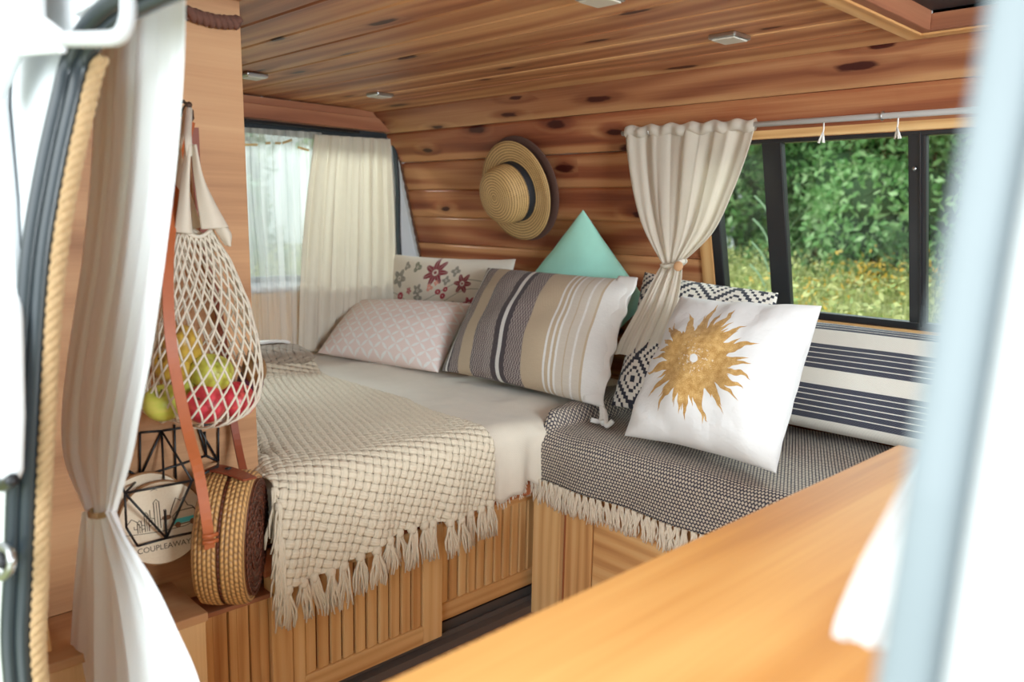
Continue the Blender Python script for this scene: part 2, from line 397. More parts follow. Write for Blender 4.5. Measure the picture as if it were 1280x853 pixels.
# ------------------------------------------------------------------ mesh builder
class MB:
    def __init__(s): s.v, s.f, s.w, s.mi, s.cur, s.p = [], [], [], [], 0, None
    def vert(s, p, w=(0, 0, 0)): s.v.append(tuple(p)); s.w.append(tuple(w)); return len(s.v) - 1
    def face(s, *i): s.f.append(tuple(i)); s.mi.append(s.cur)
    def box(s, a, b, axis=0, rot=None, cen=None, rnd=None):
        """box between corners a and b; grain along axis"""
        r = random.random() if rnd is None else rnd
        a, b = V3(a), V3(b); k = len(s.v)
        for ix in (0, 1):
            for iy in (0, 1):
                for iz in (0, 1):
                    p = V3((b.x if ix else a.x, b.y if iy else a.y, b.z if iz else a.z))
                    o = [q for q in range(3) if q != axis]
                    w = (p[axis], p[o[0]] + p[o[1]], r)
                    if rot is not None:
                        c = V3(cen) if cen is not None else (a + b) / 2
                        p = c + rot @ (p - c)
                    s.vert(p, w)
        for q in ((0, 1, 3, 2), (4, 6, 7, 5), (0, 4, 5, 1), (2, 3, 7, 6), (0, 2, 6, 4), (1, 5, 7, 3)):
            s.face(*(k + j for j in q))
    def prism(s, prof, x0, x1, axis='x', rnd=None):
        """profile [(y,z)] run along x (convex order), end caps included"""
        r = random.random() if rnd is None else rnd
        n = len(prof); k = len(s.v); L = 0
        for i, (y, z) in enumerate(prof):
            if i: L += math.hypot(y - prof[i - 1][0], z - prof[i - 1][1])
            for x in (x0, x1): s.vert((x, y, z), (x, L, r))
        for i in range(n):
            j = (i + 1) % n
            s.face(k + 2 * i, k + 2 * i + 1, k + 2 * j + 1, k + 2 * j)
        s.face(*(k + 2 * i for i in range(n)))
        s.face(*(k + 2 * i + 1 for i in reversed(range(n))))
    def quad(s, pts, ws=None):
        k = [s.vert(p, ws[i] if ws else (0, 0, 0)) for i, p in enumerate(pts)]; s.face(*k)
    def tube(s, pts, r, sides=8, cap=True, flat=1.):
        pts = [V3(p) for p in pts]; n = len(pts); k = len(s.v); L = 0
        up = None
        for i, p in enumerate(pts):
            t = (pts[min(i + 1, n - 1)] - pts[max(i - 1, 0)]).normalized()
            if up is None:
                up = t.orthogonal().normalized()
            up = (up - t * up.dot(t))
            up = up.normalized() if up.length > 1e-6 else t.orthogonal().normalized()
            bi = t.cross(up)
            if i: L += (p - pts[i - 1]).length
            rr = r[i] if isinstance(r, (list, tuple)) else r
            for j in range(sides):
                a = 2 * pi * j / sides
                s.vert(p + up * (math.cos(a) * rr) + bi * (math.sin(a) * rr * flat), (L, rr * a, 0))
        for i in range(n - 1):
            for j in range(sides):
                j2 = (j + 1) % sides
                s.face(k + i * sides + j, k + i * sides + j2, k + (i + 1) * sides + j2, k + (i + 1) * sides + j)
        if cap:
            s.face(*(k + j for j in reversed(range(sides)))); s.face(*(k + (n - 1) * sides + j for j in range(sides)))
    def strap(s, pts, wdir, w, th):
        """flat band along pts, wdir = width direction"""
        k = len(s.v); n = len(pts)
        for i, p in enumerate(pts):
            p = V3(p); t = (V3(pts[min(i + 1, n - 1)]) - V3(pts[max(i - 1, 0)])).normalized()
            wd = (V3(wdir) - t * V3(wdir).dot(t)).normalized(); nn = t.cross(wd)
            for a, b in ((-1, -1), (1, -1), (1, 1), (-1, 1)): s.vert(p + wd * (a * w / 2) + nn * (b * th / 2), (i * .02, a * w, 0))
        for i in range(n - 1):
            for j in range(4):
                s.face(k + i * 4 + j, k + i * 4 + (j + 1) % 4, k + (i + 1) * 4 + (j + 1) % 4, k + (i + 1) * 4 + j)
        s.face(k + 3, k + 2, k + 1, k); e = k + (n - 1) * 4; s.face(e, e + 1, e + 2, e + 3)
    def lathe(s, prof, mat=None, seg=48, closed=True):
        """prof [(r,h)] round local z, mat = Matrix"""
        mat = mat or Matrix.Identity(4); k = len(s.v); n = len(prof); L = 0
        for i, (r, h) in enumerate(prof):
            if i: L += math.hypot(r - prof[i - 1][0], h - prof[i - 1][1])
            for j in range(seg):
                a = 2 * pi * j / seg
                s.vert(mat @ V3((r * math.cos(a), r * math.sin(a), h)), (a * max(r, .03), L, 0))
        for i in range(n - 1):
            for j in range(seg):
                j2 = (j + 1) % seg
                s.face(k + i * seg + j, k + i * seg + j2, k + (i + 1) * seg + j2, k + (i + 1) * seg + j)
    def grid(s, nu, nv, fn, wrap=False):
        """fn(i/nu, j/nv) -> (point, wuv)"""
        k = len(s.v)
        for i in range(nu + 1):
            for j in range(nv + 1):
                p, w = fn(i / nu, j / nv); s.vert(p, w)
        for i in range(nu):
            for j in range(nv):
                a = k + i * (nv + 1) + j
                s.face(a, a + nv + 1, a + nv + 2, a + 1)
    def build(s, name, mats, parent=None, smooth=False, bevel=0, solid=0, attr='wuv', sub=0, seg=2):
        me = bpy.data.meshes.new(name); me.from_pydata(s.v, [], s.f); 
        at_ = me.attributes.new(attr, 'FLOAT_VECTOR', 'POINT')
        at_.data.foreach_set('vector', np.array(s.w, dtype=np.float32).ravel())
        if not isinstance(mats, (list, tuple)): mats = [mats]
        for m in mats: me.materials.append(m)
        if len(mats) > 1: me.polygons.foreach_set('material_index', s.mi)
        bm = bmesh.new(); bm.from_mesh(me)
        if smooth == 'merge': bmesh.ops.remove_doubles(bm, verts=bm.verts, dist=1e-5)
        bmesh.ops.recalc_face_normals(bm, faces=bm.faces)
        bm.to_mesh(me); bm.free()
        if smooth: me.polygons.foreach_set('use_smooth', [True] * len(me.polygons))
        o = bpy.data.objects.new(name, me); C.objects.link(o)
        if parent is not None: o.parent = parent; o.matrix_parent_inverse = parent.matrix_world.inverted() if parent.type != 'EMPTY' else Matrix.Translation(-parent.location)
        if solid:
            m = o.modifiers.new('solid', 'SOLIDIFY'); m.thickness = solid; m.offset = 0
        if bevel:
            m = o.modifiers.new('bevel', 'BEVEL'); m.width = bevel; m.segments = seg; m.limit_method = 'ANGLE'; m.angle_limit = .7
        if sub:
            m = o.modifiers.new('sub', 'SUBSURF'); m.levels = sub; m.render_levels = sub
        return o
def tag(o, label, cat, group=None, kind=None):
    o['label'] = label; o['category'] = cat
    if group: o['group'] = group
    if kind: o['kind'] = kind
    return o
def struct(o, label=None, cat=None):
    o['kind'] = 'structure'
    if label: o['label'] = label
    if cat: o['category'] = cat
    return o
def empty(name, loc=(0, 0, 0)):
    o = bpy.data.objects.new(name, None); C.objects.link(o); o.location = loc; o.empty_display_size = .05
    return o
def spl(pts, n=8):
    """catmull-rom through pts"""
    P = [V3(p) for p in pts]; out = []
    for i in range(len(P) - 1):
        p0 = P[max(i - 1, 0)]; p1 = P[i]; p2 = P[i + 1]; p3 = P[min(i + 2, len(P) - 1)]
        for k in range(n):
            t = k / n
            out.append(.5 * ((2 * p1) + (p2 - p0) * t + (2 * p0 - 5 * p1 + 4 * p2 - p3) * t * t + (3 * p1 - p0 - 3 * p2 + p3) * t ** 3))
    out.append(P[-1]); return out
def lerp(a, b, t): return a + (b - a) * t
def sm(t): t = min(1, max(0, t)); return t * t * (3 - 2 * t)
def interp(tab, x):
    for (a, va), (b, vb) in zip(tab, tab[1:]):
        if x <= b: return lerp(va, vb, (x - a) / (b - a)) if x > a else va
    return tab[-1][1]
def nz(x, y, z=0.): return noise.noise(V3((x, y, z)))

# ================================================================== THE VAN SHELL
XR = -2.95           # inside of the rear doors
ZC = 1.575           # ceiling
# cross-section of the panelling, board seams (y, z): wall then curve then ceiling
prof = []
for k in range(9):   # wall boards, bottom to top
    z = .445 + k * .1155
    prof.append((wall_y(z), z))
prof = [p for p in prof if p[1] < 1.40]
prof += [(2.095, 1.485), (2.0, 1.566)]
y = 2.0
while y > .42:
    y -= .119; prof.append((y, ZC + .004 * math.sin((2.0 - y) / 1.6 * pi)))
def board_row(mb, p, q, x0, x1, th=.014):
    y0, z0 = p; y1, z1 = q
    d = V3((0, y1 - y0, z1 - z0)); L = d.length; d /= L; nn = V3((0, d.z, -d.y))   # outward
    g = .0004
    a = V3((0, y0, z0)) + d * g; b = V3((0, y1, z1)) - d * g
    r = random.random(); k = len(mb.v)
    ch = .006
    sec = [(a + nn * ch, 0), (a + d * ch, .003), (b - d * ch, L - .003), (b + nn * ch, L), (b + nn * th, L + .01), (a + nn * th, -.01)]
    for c, w in sec:
        for x in (x0, x1): mb.vert((x, c.y, c.z), (x, w, r))
    n = len(sec)
    for i in range(n):
        j = (i + 1) % n; mb.face(k + 2 * i, k + 2 * i + 1, k + 2 * j + 1, k + 2 * j)
    mb.face(*(k + 2 * i for i in range(n))); mb.face(*(k + 2 * i + 1 for i in reversed(range(n))))
WX0, WX1, WZ0, WZ1 = -1.405, -.30, .868, 1.383       # side window opening
HX0, HX1, HY0, HY1 = -.70, -.18, 1.40, 1.93          # roof hatch opening
wb = MB(); cb = MB()
XF = 1.3
for p, q in zip(prof, prof[1:]):
    if q[1] < 1.50 and p[0] > 2.05:
        x0 = XR + .0
        if q[1] <= WZ0 + .01 or p[1] >= WZ1 - .02: board_row(wb, p, q, x0, XF)
        else:
            lo, hi = p, q
            if p[1] < WZ0: board_row(wb, p, (wall_y(WZ0), WZ0), WX0, WX1); 
            if q[1] > WZ1: board_row(wb, (wall_y(WZ1), WZ1), q, WX0, WX1)
            board_row(wb, p, q, x0, WX0); board_row(wb, p, q, WX1, XF)
    else:
        ym, yM = q[0], p[0]
        if yM > HY0 + .01 and ym < HY1 - .01: board_row(cb, p, q, XR, HX0); board_row(cb, p, q, HX1, XF)
        else: board_row(cb, p, q, XR, XF)
struct(wb.build('wall_far', M_wall), 'knotty pine board wall opposite the door')
struct(cb.build('ceiling', M_ceil), 'knotty pine plank ceiling')
# outer skins so that no light leaks between boards
sk = MB()
th = .03
def skin(y0, z0, y1, z1, x0, x1): sk.quad([(x0, y0, z0), (x1, y0, z0), (x1, y1, z1), (x0, y1, z1)])
o_ = .03
skin(wall_y(0) + o_, 0., wall_y(WZ0) + o_, WZ0, XR, XF)
skin(wall_y(WZ0) + o_, WZ0, wall_y(WZ1) + o_, WZ1, XR, WX0); skin(wall_y(WZ0) + o_, WZ0, wall_y(WZ1) + o_, WZ1, WX1, XF)
skin(wall_y(WZ1) + o_, WZ1, 2.12, 1.51, XR, XF); skin(2.12, 1.51, 2.0, 1.61, XR, XF)
for (xa, xb_, ya, yb) in ((XR, HX0, .3, 2.0), (HX1, XF, .3, 2.0), (HX0, HX1, HY1, 2.0), (HX0, HX1, .3, HY0)): skin(ya, 1.61, yb, 1.61, xa, xb_)
struct(sk.build('trim_1', M_white, solid=.012), 'white body shell outside the panelling')
# floor
fb = MB()
for i in range(20):
    yy = .25 + i * .115
    fb.box((XR, yy + .001, -.03), (XF, yy + .114, 0), 0)
struct(fb.build('floor', M_floorw, bevel=.0015), 'brown plank van floor')
# cab end and the near side
mb = MB(); mb.box((XF, .25, -.03), (XF + .04, 2.6, 1.62), 2)
struct(mb.build('wall_front', M_ply), 'plywood bulkhead at the cab')
# the side curves inwards towards the roof: read along the door seal
SX = -1.12
_tab = sorted((at(u, v, x=SX).z, at(u, v, x=SX).y) for u, v in ((112, 40), (95, 100), (74, 190), (54, 300), (43, 425), (34, 600), (31, 700), (24, 770)))
def near_y(z):
    if z < _tab[0][0]: return _tab[0][1]
    if z > _tab[-1][0]: return _tab[-1][1] + .35 * (z - _tab[-1][0])
    return interp(_tab, z)
nb = MB()
def near_panel(x0, x1, z0, z1, d0, d1):
    k = len(nb.v)
    pts = []
    nb.prism([(near_y(z) + d0, z) for z in np.linspace(z0, z1, 14)] + [(near_y(z) + d1, z) for z in np.linspace(z1, z0, 14)], x0, x1)
near_panel(XR - .1, -1.150, -.45, 1.62, -.012, .012)          # side skin behind the sliding door
near_panel(-1.15, -.10, 1.385, 1.62, -.02, .02)            # over the door
near_panel(-.05, XF, -.45, 1.62, -.012, .012)                # beside the cab
near_panel(-1.15, -.10, -.45, -.03, -.03, .012)
struct(nb.build('wall_near', M_white, bevel=.008), 'white van side with the sliding door opening')
# plywood lining of the near side, seen from inside
mb = MB(); mb.prism([(near_y(z) + .014, z) for z in np.linspace(0, 1.57, 14)] + [(near_y(z) + .022, z) for z in np.linspace(1.57, 0, 14)], -2.9, -1.17, rnd=.3)
struct(mb.build('trim_2', M_ply), 'plywood lining inside the near side')

# door edge on the right, close to the lens
def lean_box(mb, x0, x1, z0, z1, d0, d1):
    mb.prism([(near_y(z) + d0, z) for z in np.linspace(z0, z1, 24)] + [(near_y(z) + d1, z) for z in np.linspace(z1, z0, 24)], x0, x1)
dp = empty('door_1', (-.09, .34, 0)); struct(dp, 'pale door post at the front edge of the doorway')
mb = MB(); lean_box(mb, -.092, -.072, -.2, 1.62, -.014, .03); o = mb.build('door_post', M_edge, dp, bevel=.006, seg=3)
mb = MB(); lean_box(mb, -.072, -.067, -.2, 1.62, -.008, .02); mb.build('door_seam', M_edge_d, dp)
mb = MB(); lean_box(mb, -.0955, -.0925, -.2, 1.62, .004, .028); mb.build('inner_seal', M_rub, dp)
mb = MB(); lean_box(mb, -.067, .35, -.2, 1.62, -.03, -.014); mb.build('door_skin', M_door_white, dp, bevel=.006, seg=3)

# rubber seal round the doorway (runs up the rear edge, then along the top)
def seal_path(off, dd):
    P = []
    for z in (-.2, .0, .2, .30, .4, .5, .6, .7, .8, .9, 1.0, 1.1, 1.2, 1.28, 1.325):
        P.append((SX - .006 + off + (.0 if z > .40 else -.035 * ((.40 - z) / .4) ** 1.3), near_y(z) + dd, z))
    P += [(-1.095 + off * .7, near_y(1.345) + dd, 1.352 - off * .5), (-1.05, near_y(1.36) + dd, 1.368 - off * .8), (-.98, near_y(1.37) + dd, 1.376 - off * .8), (-.8, near_y(1.378) + dd, 1.378 - off * .8), (-.3, near_y(1.378) + dd, 1.378 - off * .8), (-.12, near_y(1.378) + dd, 1.378 - off * .8)]
    return spl(P, 8)
sl = MB(); sl.tube(seal_path(-.006, -.009), .0115, 12); sl.tube(seal_path(.010, .002), .0095, 12)
tag(sl.build('door_seal', M_rub, smooth=True), 'double black rubber seal running round the sliding door opening', 'door seal')
# jute rope laid inside the seal
rp = MB(); path = [p + V3((.012, .015, 0)) for p in seal_path(.012, .0) if p.z < 1.34 and p.x < -1.08]
for ph in (0, 2 * pi / 3, 4 * pi / 3):
    q = []
    pl = spl([path[i] for i in range(0, len(path), 6)], 22); L = 0
    for i, p in enumerate(pl):
        if i: L += (p - pl[i - 1]).length
        a = L / .04 * 2 * pi + ph
        q.append(p + V3((math.cos(a), math.sin(a), 0)) * .0046)
    rp.tube(q, .0054, 7)
tag(rp.build('jute_rope', M_jute, smooth=True), 'thick twisted jute rope beside the black door seal', 'rope')

# opened sliding door outside, on the left
sd = empty('door_2', (-1.6, .12, 0)); struct(sd, 'opened white sliding door at the left edge')
mb = MB()
k = 0
def slab(mb, P, dvec):
    a = [mb.vert(p) for p in P]; b = [mb.vert(V3(p) + V3(dvec)) for p in P]; n = len(P)
    mb.face(*a); mb.face(*reversed(b))
    for i in range(n): j = (i + 1) % n; mb.face(a[i], b[i], b[j], a[j])
YD = .25
def at_near(u, v, off):
    y = .28
    for _ in range(12): y = lerp(y, near_y(at(u, v, y=y).z) - off, .6)
    return at(u, v, y=y)
P = [at_near(u, v, .016) for u, v in ((-70, -60), (22, -60), (14, 60), (12, 130), (22, 250), (30, 400), (33, 520), (31, 590), (26, 603), (-60, 612))]
slab(mb, P, (0, -.012, 0)); mb.build('door_panel', M_door_white, sd, bevel=.006, seg=3, smooth=True)
mb = MB()
P = [at_near(u, v, .040) for u, v in ((12, -60), (58, -60), (60, 20), (84, 38), (88, 68), (32, 72), (24, 86), (6, 128), (0, 120))]
slab(mb, P, (0, -.012, 0)); mb.build('hinge_bracket', M_white, sd, bevel=.006, seg=3, smooth=True)
mb = MB(); mb.tube(spl([at(80, 49, y=YD + .01), at(120, 49, y=YD + .02), at(145, 47, y=YD + .03), at(155, 38, y=YD + .035), at(160, 20, y=YD + .04), at(160, -10, y=YD + .05)], 6), .0072, 12)
mb.build('guide_rod', M_white, sd, smooth=True)
mb = MB(); mb.tube(spl([at_near(-6, 606, .03), at_near(6, 607, .03), at_near(16, 600, .03)], 5), .008, 8); mb.build('latch_hook', M_blk, sd, smooth=True)
mb = MB(); mb.tube(spl([at_near(2, 683, .03), at_near(12, 690, .03), at_near(14, 708, .03), at_near(4, 722, .03), at_near(-8, 716, .03)], 5), .005, 10); mb.build('latch_ring', M_metal, sd, smooth=True)
mb = MB(); mb.tube([at_near(-8, 690, .03), at_near(6, 704, .03)], .008, 12); mb.build('latch_bolt', M_blk, sd, smooth=True)

# rear wall: white metal with a window
rw = MB()
RWY0, RWY1, RWZ0, RWZ1 = 1.0, 2.128, .885, 1.47
def rbox(mb, y0, y1, z0, z1, x0=XR - .04, x1=XR): mb.box((x0, y0, z0), (x1, y1, z1), 1)
rbox(rw, .3, 2.45, .0, RWZ0 - .0); rbox(rw, .3, RWY0, RWZ0, 1.6); rbox(rw, RWY0, 2.45, RWZ1, 1.6)
rw.quad([(XR - .02, 2.128, .8), (XR - .02, 2.128, 1.6), (XR - .02, 2.5, 1.6), (XR - .02, 2.5, .8)])
struct(rw.build('wall_rear', M_white, bevel=.004), 'white metal rear door inside')
w2 = empty('window_2', (XR - .02, 1.5, .9)); struct(w2, 'rear door window behind sheer curtains')
mb = MB(); s_ = .022
for (a, b, c, d) in ((RWY0, RWY1, RWZ0 - s_ / 2, RWZ0 + s_ / 2), (RWY0, RWY1, RWZ1 - s_, RWZ1), (RWY0, RWY0 + s_, RWZ0, RWZ1)): mb.box((XR - .03, a, c), (XR + .006, b, d), 1)
mb.tube(spl([at(490, 168, x=XR + .01), at(493, 185, x=XR + .01), at(497, 230, x=XR + .01), at(498, 290, x=XR + .01), at(500, 330, x=XR + .01)], 6), .011, 10)
mb.box((XR - .002, .9, RWZ1 - .03), (XR + .004, 2.1, RWZ1 + .04), 1)
mb.build('window_seal', M_rub, w2, bevel=.003)
mb = MB(); mb.box((XR - .018, RWY0, RWZ0), (XR - .014, RWY1, RWZ1), 1); mb.build('pane', M_glass, w2)
mb = MB(); mb.box((XR - .01, .9, .835), (XR + .03, 2.12, .868), 1); mb.build('sill', M_white, w2, bevel=.008, seg=3, smooth=True)
mb = MB(); mb.box((XR - .005, .6, .0), (XR + .012, 2.2, .832), 1, rnd=.4)
struct(mb.build('trim_3', M_plyl, bevel=.002), 'plywood panel under the rear window')
mb = MB(); a = at(301, 126, x=XR + .05); b = at(490, 150, x=XR + .05); c = at(502, 165, x=XR + .05)
mb.box((XR, .4, c.z - .006), (XR + .05, c.y, a.z - .004), 1); mb.box((XR, .4, a.z - .0039), (XR + .042, c.y - .07, ZC - .002), 1)
struct(mb.build('trim_4', M_trimw, bevel=.003), 'brown wooden header over the rear window')
mb = MB()
mb.tube([(XR + .045, 1.0, c.z - .018), (XR + .045, 1.93, c.z - .018)], .006, 8)
tag(mb.build('rear_curtain_rod', M_blk, smooth=True), 'thin black rod under the header of the rear window', 'curtain rod')
# rope-like edging along the end of the wall boards
mb = MB()
E = [V3((XR + .012, wall_y(z) - .006, z)) for z in np.linspace(.6, 1.40, 60)]
for ph in (0, pi):
    mb.tube([p + V3((math.cos(i * 1.1 + ph), math.sin(i * 1.1 + ph) * .4, 0)) * .0035 for i, p in enumerate(E)], .0045, 6)
tag(mb.build('edging_cord', plain('brown_cord', srgb(92, 56, 36), .9, nz=.2, sc=150), smooth=True), 'thin brown twisted cord along the rear end of the wall boards', 'cord')
# corner gusset under header
mb = MB(); P = [at(505, 168, x=XR + .02), at(520, 200, x=XR + .03), at(500, 201, x=XR + .02), at(497, 190, x=XR + .015)]
slab(mb, P, (.012, 0, 0)); struct(mb.build('trim_5', M_trimw), 'small wooden gusset in the rear corner')

# side window
w1 = empty('window_1', (-.9, 2.29, .87)); struct(w1, 'black framed sliding side window')
def wl(x, z, off=0.): return V3((x, wall_y(z) - off, z))
def wbar(mb, x0, x1, z0, z1, o0, o1, w=0):
    k = len(mb.v); r = random.random()
    for x in (x0, x1):
        for z in (z0, z1):
            for o in (o0, o1): mb.vert(wl(x, z, o), ((x, z + o, r) if abs(x1 - x0) > abs(z1 - z0) else (z, x + o, r)))
    for q in ((0, 1, 3, 2), (4, 6, 7, 5), (0, 4, 5, 1), (2, 3, 7, 6), (0, 2, 6, 4), (1, 5, 7, 3)): mb.face(*(k + j for j in q))
mb = MB()
wbar(mb, WX0, WX1, WZ0, WZ0 + .022, -.03, .006); wbar(mb, WX0, WX1, WZ1 - .012, WZ1, -.03, .006)
wbar(mb, WX0, WX0 + .034, WZ0, WZ1, -.03, .006); wbar(mb, WX1 - .03, WX1, WZ0, WZ1, -.03, .006)
mb.build('frame', M_blk, w1, bevel=.003)
def colx(u, v): return at_wall(u, v).x
m0, m1, m2, m3 = colx(959, 280), colx(983, 280), colx(1136, 280), colx(1158, 280)
mb = MB(); wbar(mb, m0, m1, WZ0 + .01, WZ1 - .005, -.02, .004); o = mb.build('mullion', M_blk, w1, bevel=.003)
mb = MB(); wbar(mb, m2, m3, WZ0 + .01, WZ1 - .005, -.02, .004); wbar(mb, m2 + .028, m2 + .034, WZ0 + .01, WZ1 - .005, .004, .010); o = mb.build('mullion', M_blk, w1, bevel=.003)
mb = MB(); p = at_wall(1143, 211, .008); mb.lathe([(0, .004), (.005, .003), (.006, 0), (0, 0)], Matrix.Translation(p) @ V3((0, -1, -.27)).to_track_quat('Z', 'Y').to_matrix().to_4x4(), 14); mb.build('screw', M_metal, w1, smooth=True)
for i, (a, b, dd) in enumerate(((WX0 + .03, m0 + .01, -.012), (m1 - .01, m2 + .01, -.004), (m3 - .01, WX1 - .02, -.012))):
    mb = MB(); wbar(mb, a, b, WZ0 + .015, WZ1 - .01, dd - .002, dd); mb.build('pane', M_glass, w1)
# wood surround
mb = MB(); wbar(mb, WX0 - .03, XF, WZ1, WZ1 + .026, -.02, .014); struct(mb.build('trim_6', M_pine, bevel=.002), 'pale batten above the side window')
mb = MB(); wbar(mb, WX0 - .045, WX0, WZ0 - .02, WZ1, -.02, .008); struct(mb.build('trim_7', M_pine2, bevel=.002), 'wooden jamb left of the side window')
mb = MB(); wbar(mb, WX0 - .02, XF, WZ0 - .014, WZ0, -.03, .016); struct(mb.build('trim_8', M_pine, bevel=.002), 'wooden sill of the side window')

# roof hatch
rh = empty('roof_hatch', ((HX0 + HX1) / 2, (HY0 + HY1) / 2, ZC)); tag(rh, 'square roof hatch with deep wooden frame and dark cover', 'roof hatch')
mb = MB(); H = .055
mb.box((HX0 - .02, HY0, ZC - .006), (HX0 + .004, HY1 + .02, ZC + H), 1); mb.box((HX0 + .004, HY1, ZC - .006), (HX1, HY1 + .02, ZC + H), 0)
mb.box((HX0 + .004, HY0 - .02, ZC - .004), (HX1, HY0, ZC + H), 0); mb.box((HX1, HY0 - .02, ZC - .006), (HX1 + .02, HY1 + .02, ZC + H), 1)
mb.build('frame', M_trimw, rh, bevel=.002)
mb = MB(); mb.box((HX0 - .06, HY0 - .1, ZC - .010), (HX0 - .02, HY1 + .05, ZC + .004), 1); mb.box((HX0 - .02, HY1 + .02, ZC - .010), (HX1, HY1 + .055, ZC + .0), 0)
mb.build('frame_trim', M_pine2, rh, bevel=.002)
mb = MB(); mb.box((HX0, HY0, ZC + H - .02), (HX1, HY1, ZC + H + .01), 0); mb.build('hatch_cover', M_dark, rh)

# small ceiling lights
pos = [(at(316, 95, z=ZC - .004), 'white ceiling spot beside the plywood partition, farthest left of the ceiling spots'), (at(475, 119, z=ZC - .004), 'white ceiling spot nearest to the rear header and the hats'), (at(912, 47, z=ZC - .004), 'silver ceiling spot above the curtained side window'), (at(750, -2, z=ZC - .004), 'silver ceiling spot cut off by the top edge, near the middle of the ceiling')]
for p, lab in pos:
    e = tag(empty('ceiling_light', p), lab, 'ceiling light', 'ceiling spots')
    mb = MB(); mb.box(p + V3((-.036, -.036, -.006)), p + V3((.036, .036, .006)), 0); hs = mb.build('housing', M_metal, e, bevel=.004)
    mb = MB(); mb.box(p + V3((-.03, -.03, -.0085)), p + V3((.03, .03, -.0045)), 0); mb.build('diffuser', M_lamp, hs, bevel=.002)

# ================================================================== BED
BX = -1.55
bed = empty('platform_bed', (BX - .6, 1.5, 0)); tag(bed, 'wooden platform bed with sliding slatted doors', 'bed')
ZR0, ZR1 = .362, .425
mb = MB(); mb.box((-2.92, .8, .40), (BX - .03, 2.3, .425), 1); mb.build('platform', M_pine2, bed)
mb = MB(); mb.box((BX - .03, .78, ZR0), (BX + .0, 2.3, ZR1), 1); mb.build('front_rail', M_red, bed, bevel=.003)
def slat_door(name, x, y0, y1, z0, z1, stile0=.055, stile1=.055, rail=.045, n=9, railtop=.03):
    mb = MB()
    if stile0: mb.box((x - .022, y0, z0), (x, y0 + stile0, z1), 2)
    if stile1: mb.box((x - .022, y1 - stile1, z0), (x, y1, z1), 2)
    a, b = y0 + stile0, y1 - stile1
    mb.box((x - .022, a, z0), (x, b, z0 + rail), 1); mb.box((x - .022, a, z1 - railtop), (x, b, z1), 1)
    d = mb.build(name, M_pine, bed, bevel=.0018)
    mb = MB(); w = (b - a) / n
    for i in range(n):
        r = Matrix.Rotation(.10, 3, 'Z')
        mb.box((x - .016, a + i * w + .003, z0 + rail), (x - .006, a + (i + 1) * w - .003, z1 - railtop), 2, r)
    mb.build('slat_panel', M_pine, d, bevel=.0018)
    mb = MB(); mb.box((x - .022, a, z0 + rail), (x - .019, b, z1 - railtop), 2); mb.build('backing', M_red, d)
    return d
yd0, yd1 = .845, 1.278
slat_door('sliding_door', BX, yd0, yd1, .045, ZR0, .03, .062, .05, 10)
slat_door('sliding_door', BX - .028, 1.25, 1.67, .068, ZR0, .012, .012, .048, 12)
mb = MB(); mb.box((BX - .05, .84, .0), (BX + .004, 2.0, .022), 1); mb.box((BX - .05, .84, .022), (BX - .048, 2.0, .05), 1); mb.box((BX - .026, .84, .022), (BX - .023, 2.0, .036), 1)
mb.build('door_track', plain('grey_track', srgb(96, 88, 84), .4), bed)
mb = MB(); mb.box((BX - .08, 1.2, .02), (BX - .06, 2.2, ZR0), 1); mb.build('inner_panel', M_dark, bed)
mb = MB(); mb.box((BX - .03, .792, 0), (BX + .004, .842, ZR0 - .002), 2); mb.build('corner_post', M_pine, bed, bevel=.002)
mb = MB()
yy = .612
for i, wd in enumerate((.052, .034, .018, .03, .022, .024)):
    mb.box((BX - .02 - (.004 if i % 2 else 0), yy, 0), (BX - .002 - (.006 if i % 2 else 0), yy + wd - .002, .318), 2); yy += wd
mb.build('end_panel', M_pine2, bed, bevel=.0015)
mb = MB(); mb.box((-1.64, .60, .316), (BX + .004, .80, .327), 1); mb.build('end_ledge', M_trimw, bed, bevel=.002)
mb = MB(); mb.box((-1.662, .595, 0), (-1.642, .80, .43), 1); mb.build('end_board', M_ply, bed)
mb = MB(); mb.box((-2.92, .775, 0), (-1.665, .79, .424), 0); mb.build('side_board', M_ply, bed)

# step box in front of the partition
sb = empty('step_box', (-1.54, .45, 0)); tag(sb, 'pale wooden box ledge under the hanging slices, behind the white door curtain', 'box')
mb = MB(); mb.box((-1.63, .255, .362), (-1.452, .612, .38), 1); mb.build('lid', M_ply, sb, bevel=.002)
mb = MB(); mb.box((-1.475, .255, 0), (-1.46, .61, .3615), 2); mb.box((-1.63, .595, 0), (-1.475, .61, .3615), 2); mb.box((-1.63, .255, 0), (-1.475, .27, .3615), 2); mb.build('side', M_plyl, sb, bevel=.002)
# slanted pine offcut by the seal
mb = MB(); r = Matrix.Rotation(-.05, 3, 'X'); mb.box((-1.40, .285, .0), (-1.36, .33, .54), 2, r)
mb = MB()
A = [at(50, 715, x=-1.42), at(66, 815, x=-1.42), at(44, 822, x=-1.42), at(42, 760, x=-1.42)]
q0 = len(mb.v)
for d in (0, -.03):
    for p in A: mb.vert(p + V3((d, 0, 0)), (p.z, p.y + d, .37))
mb.face(0, 1, 2, 3); mb.face(7, 6, 5, 4)
for i in range(4): j = (i + 1) % 4; mb.face(i, 4 + i, 4 + j, j)
tag(mb.build('wooden_wedge', M_pine2, bevel=.003), 'narrow pointed pine offcut standing on the box beside the rope', 'offcut')

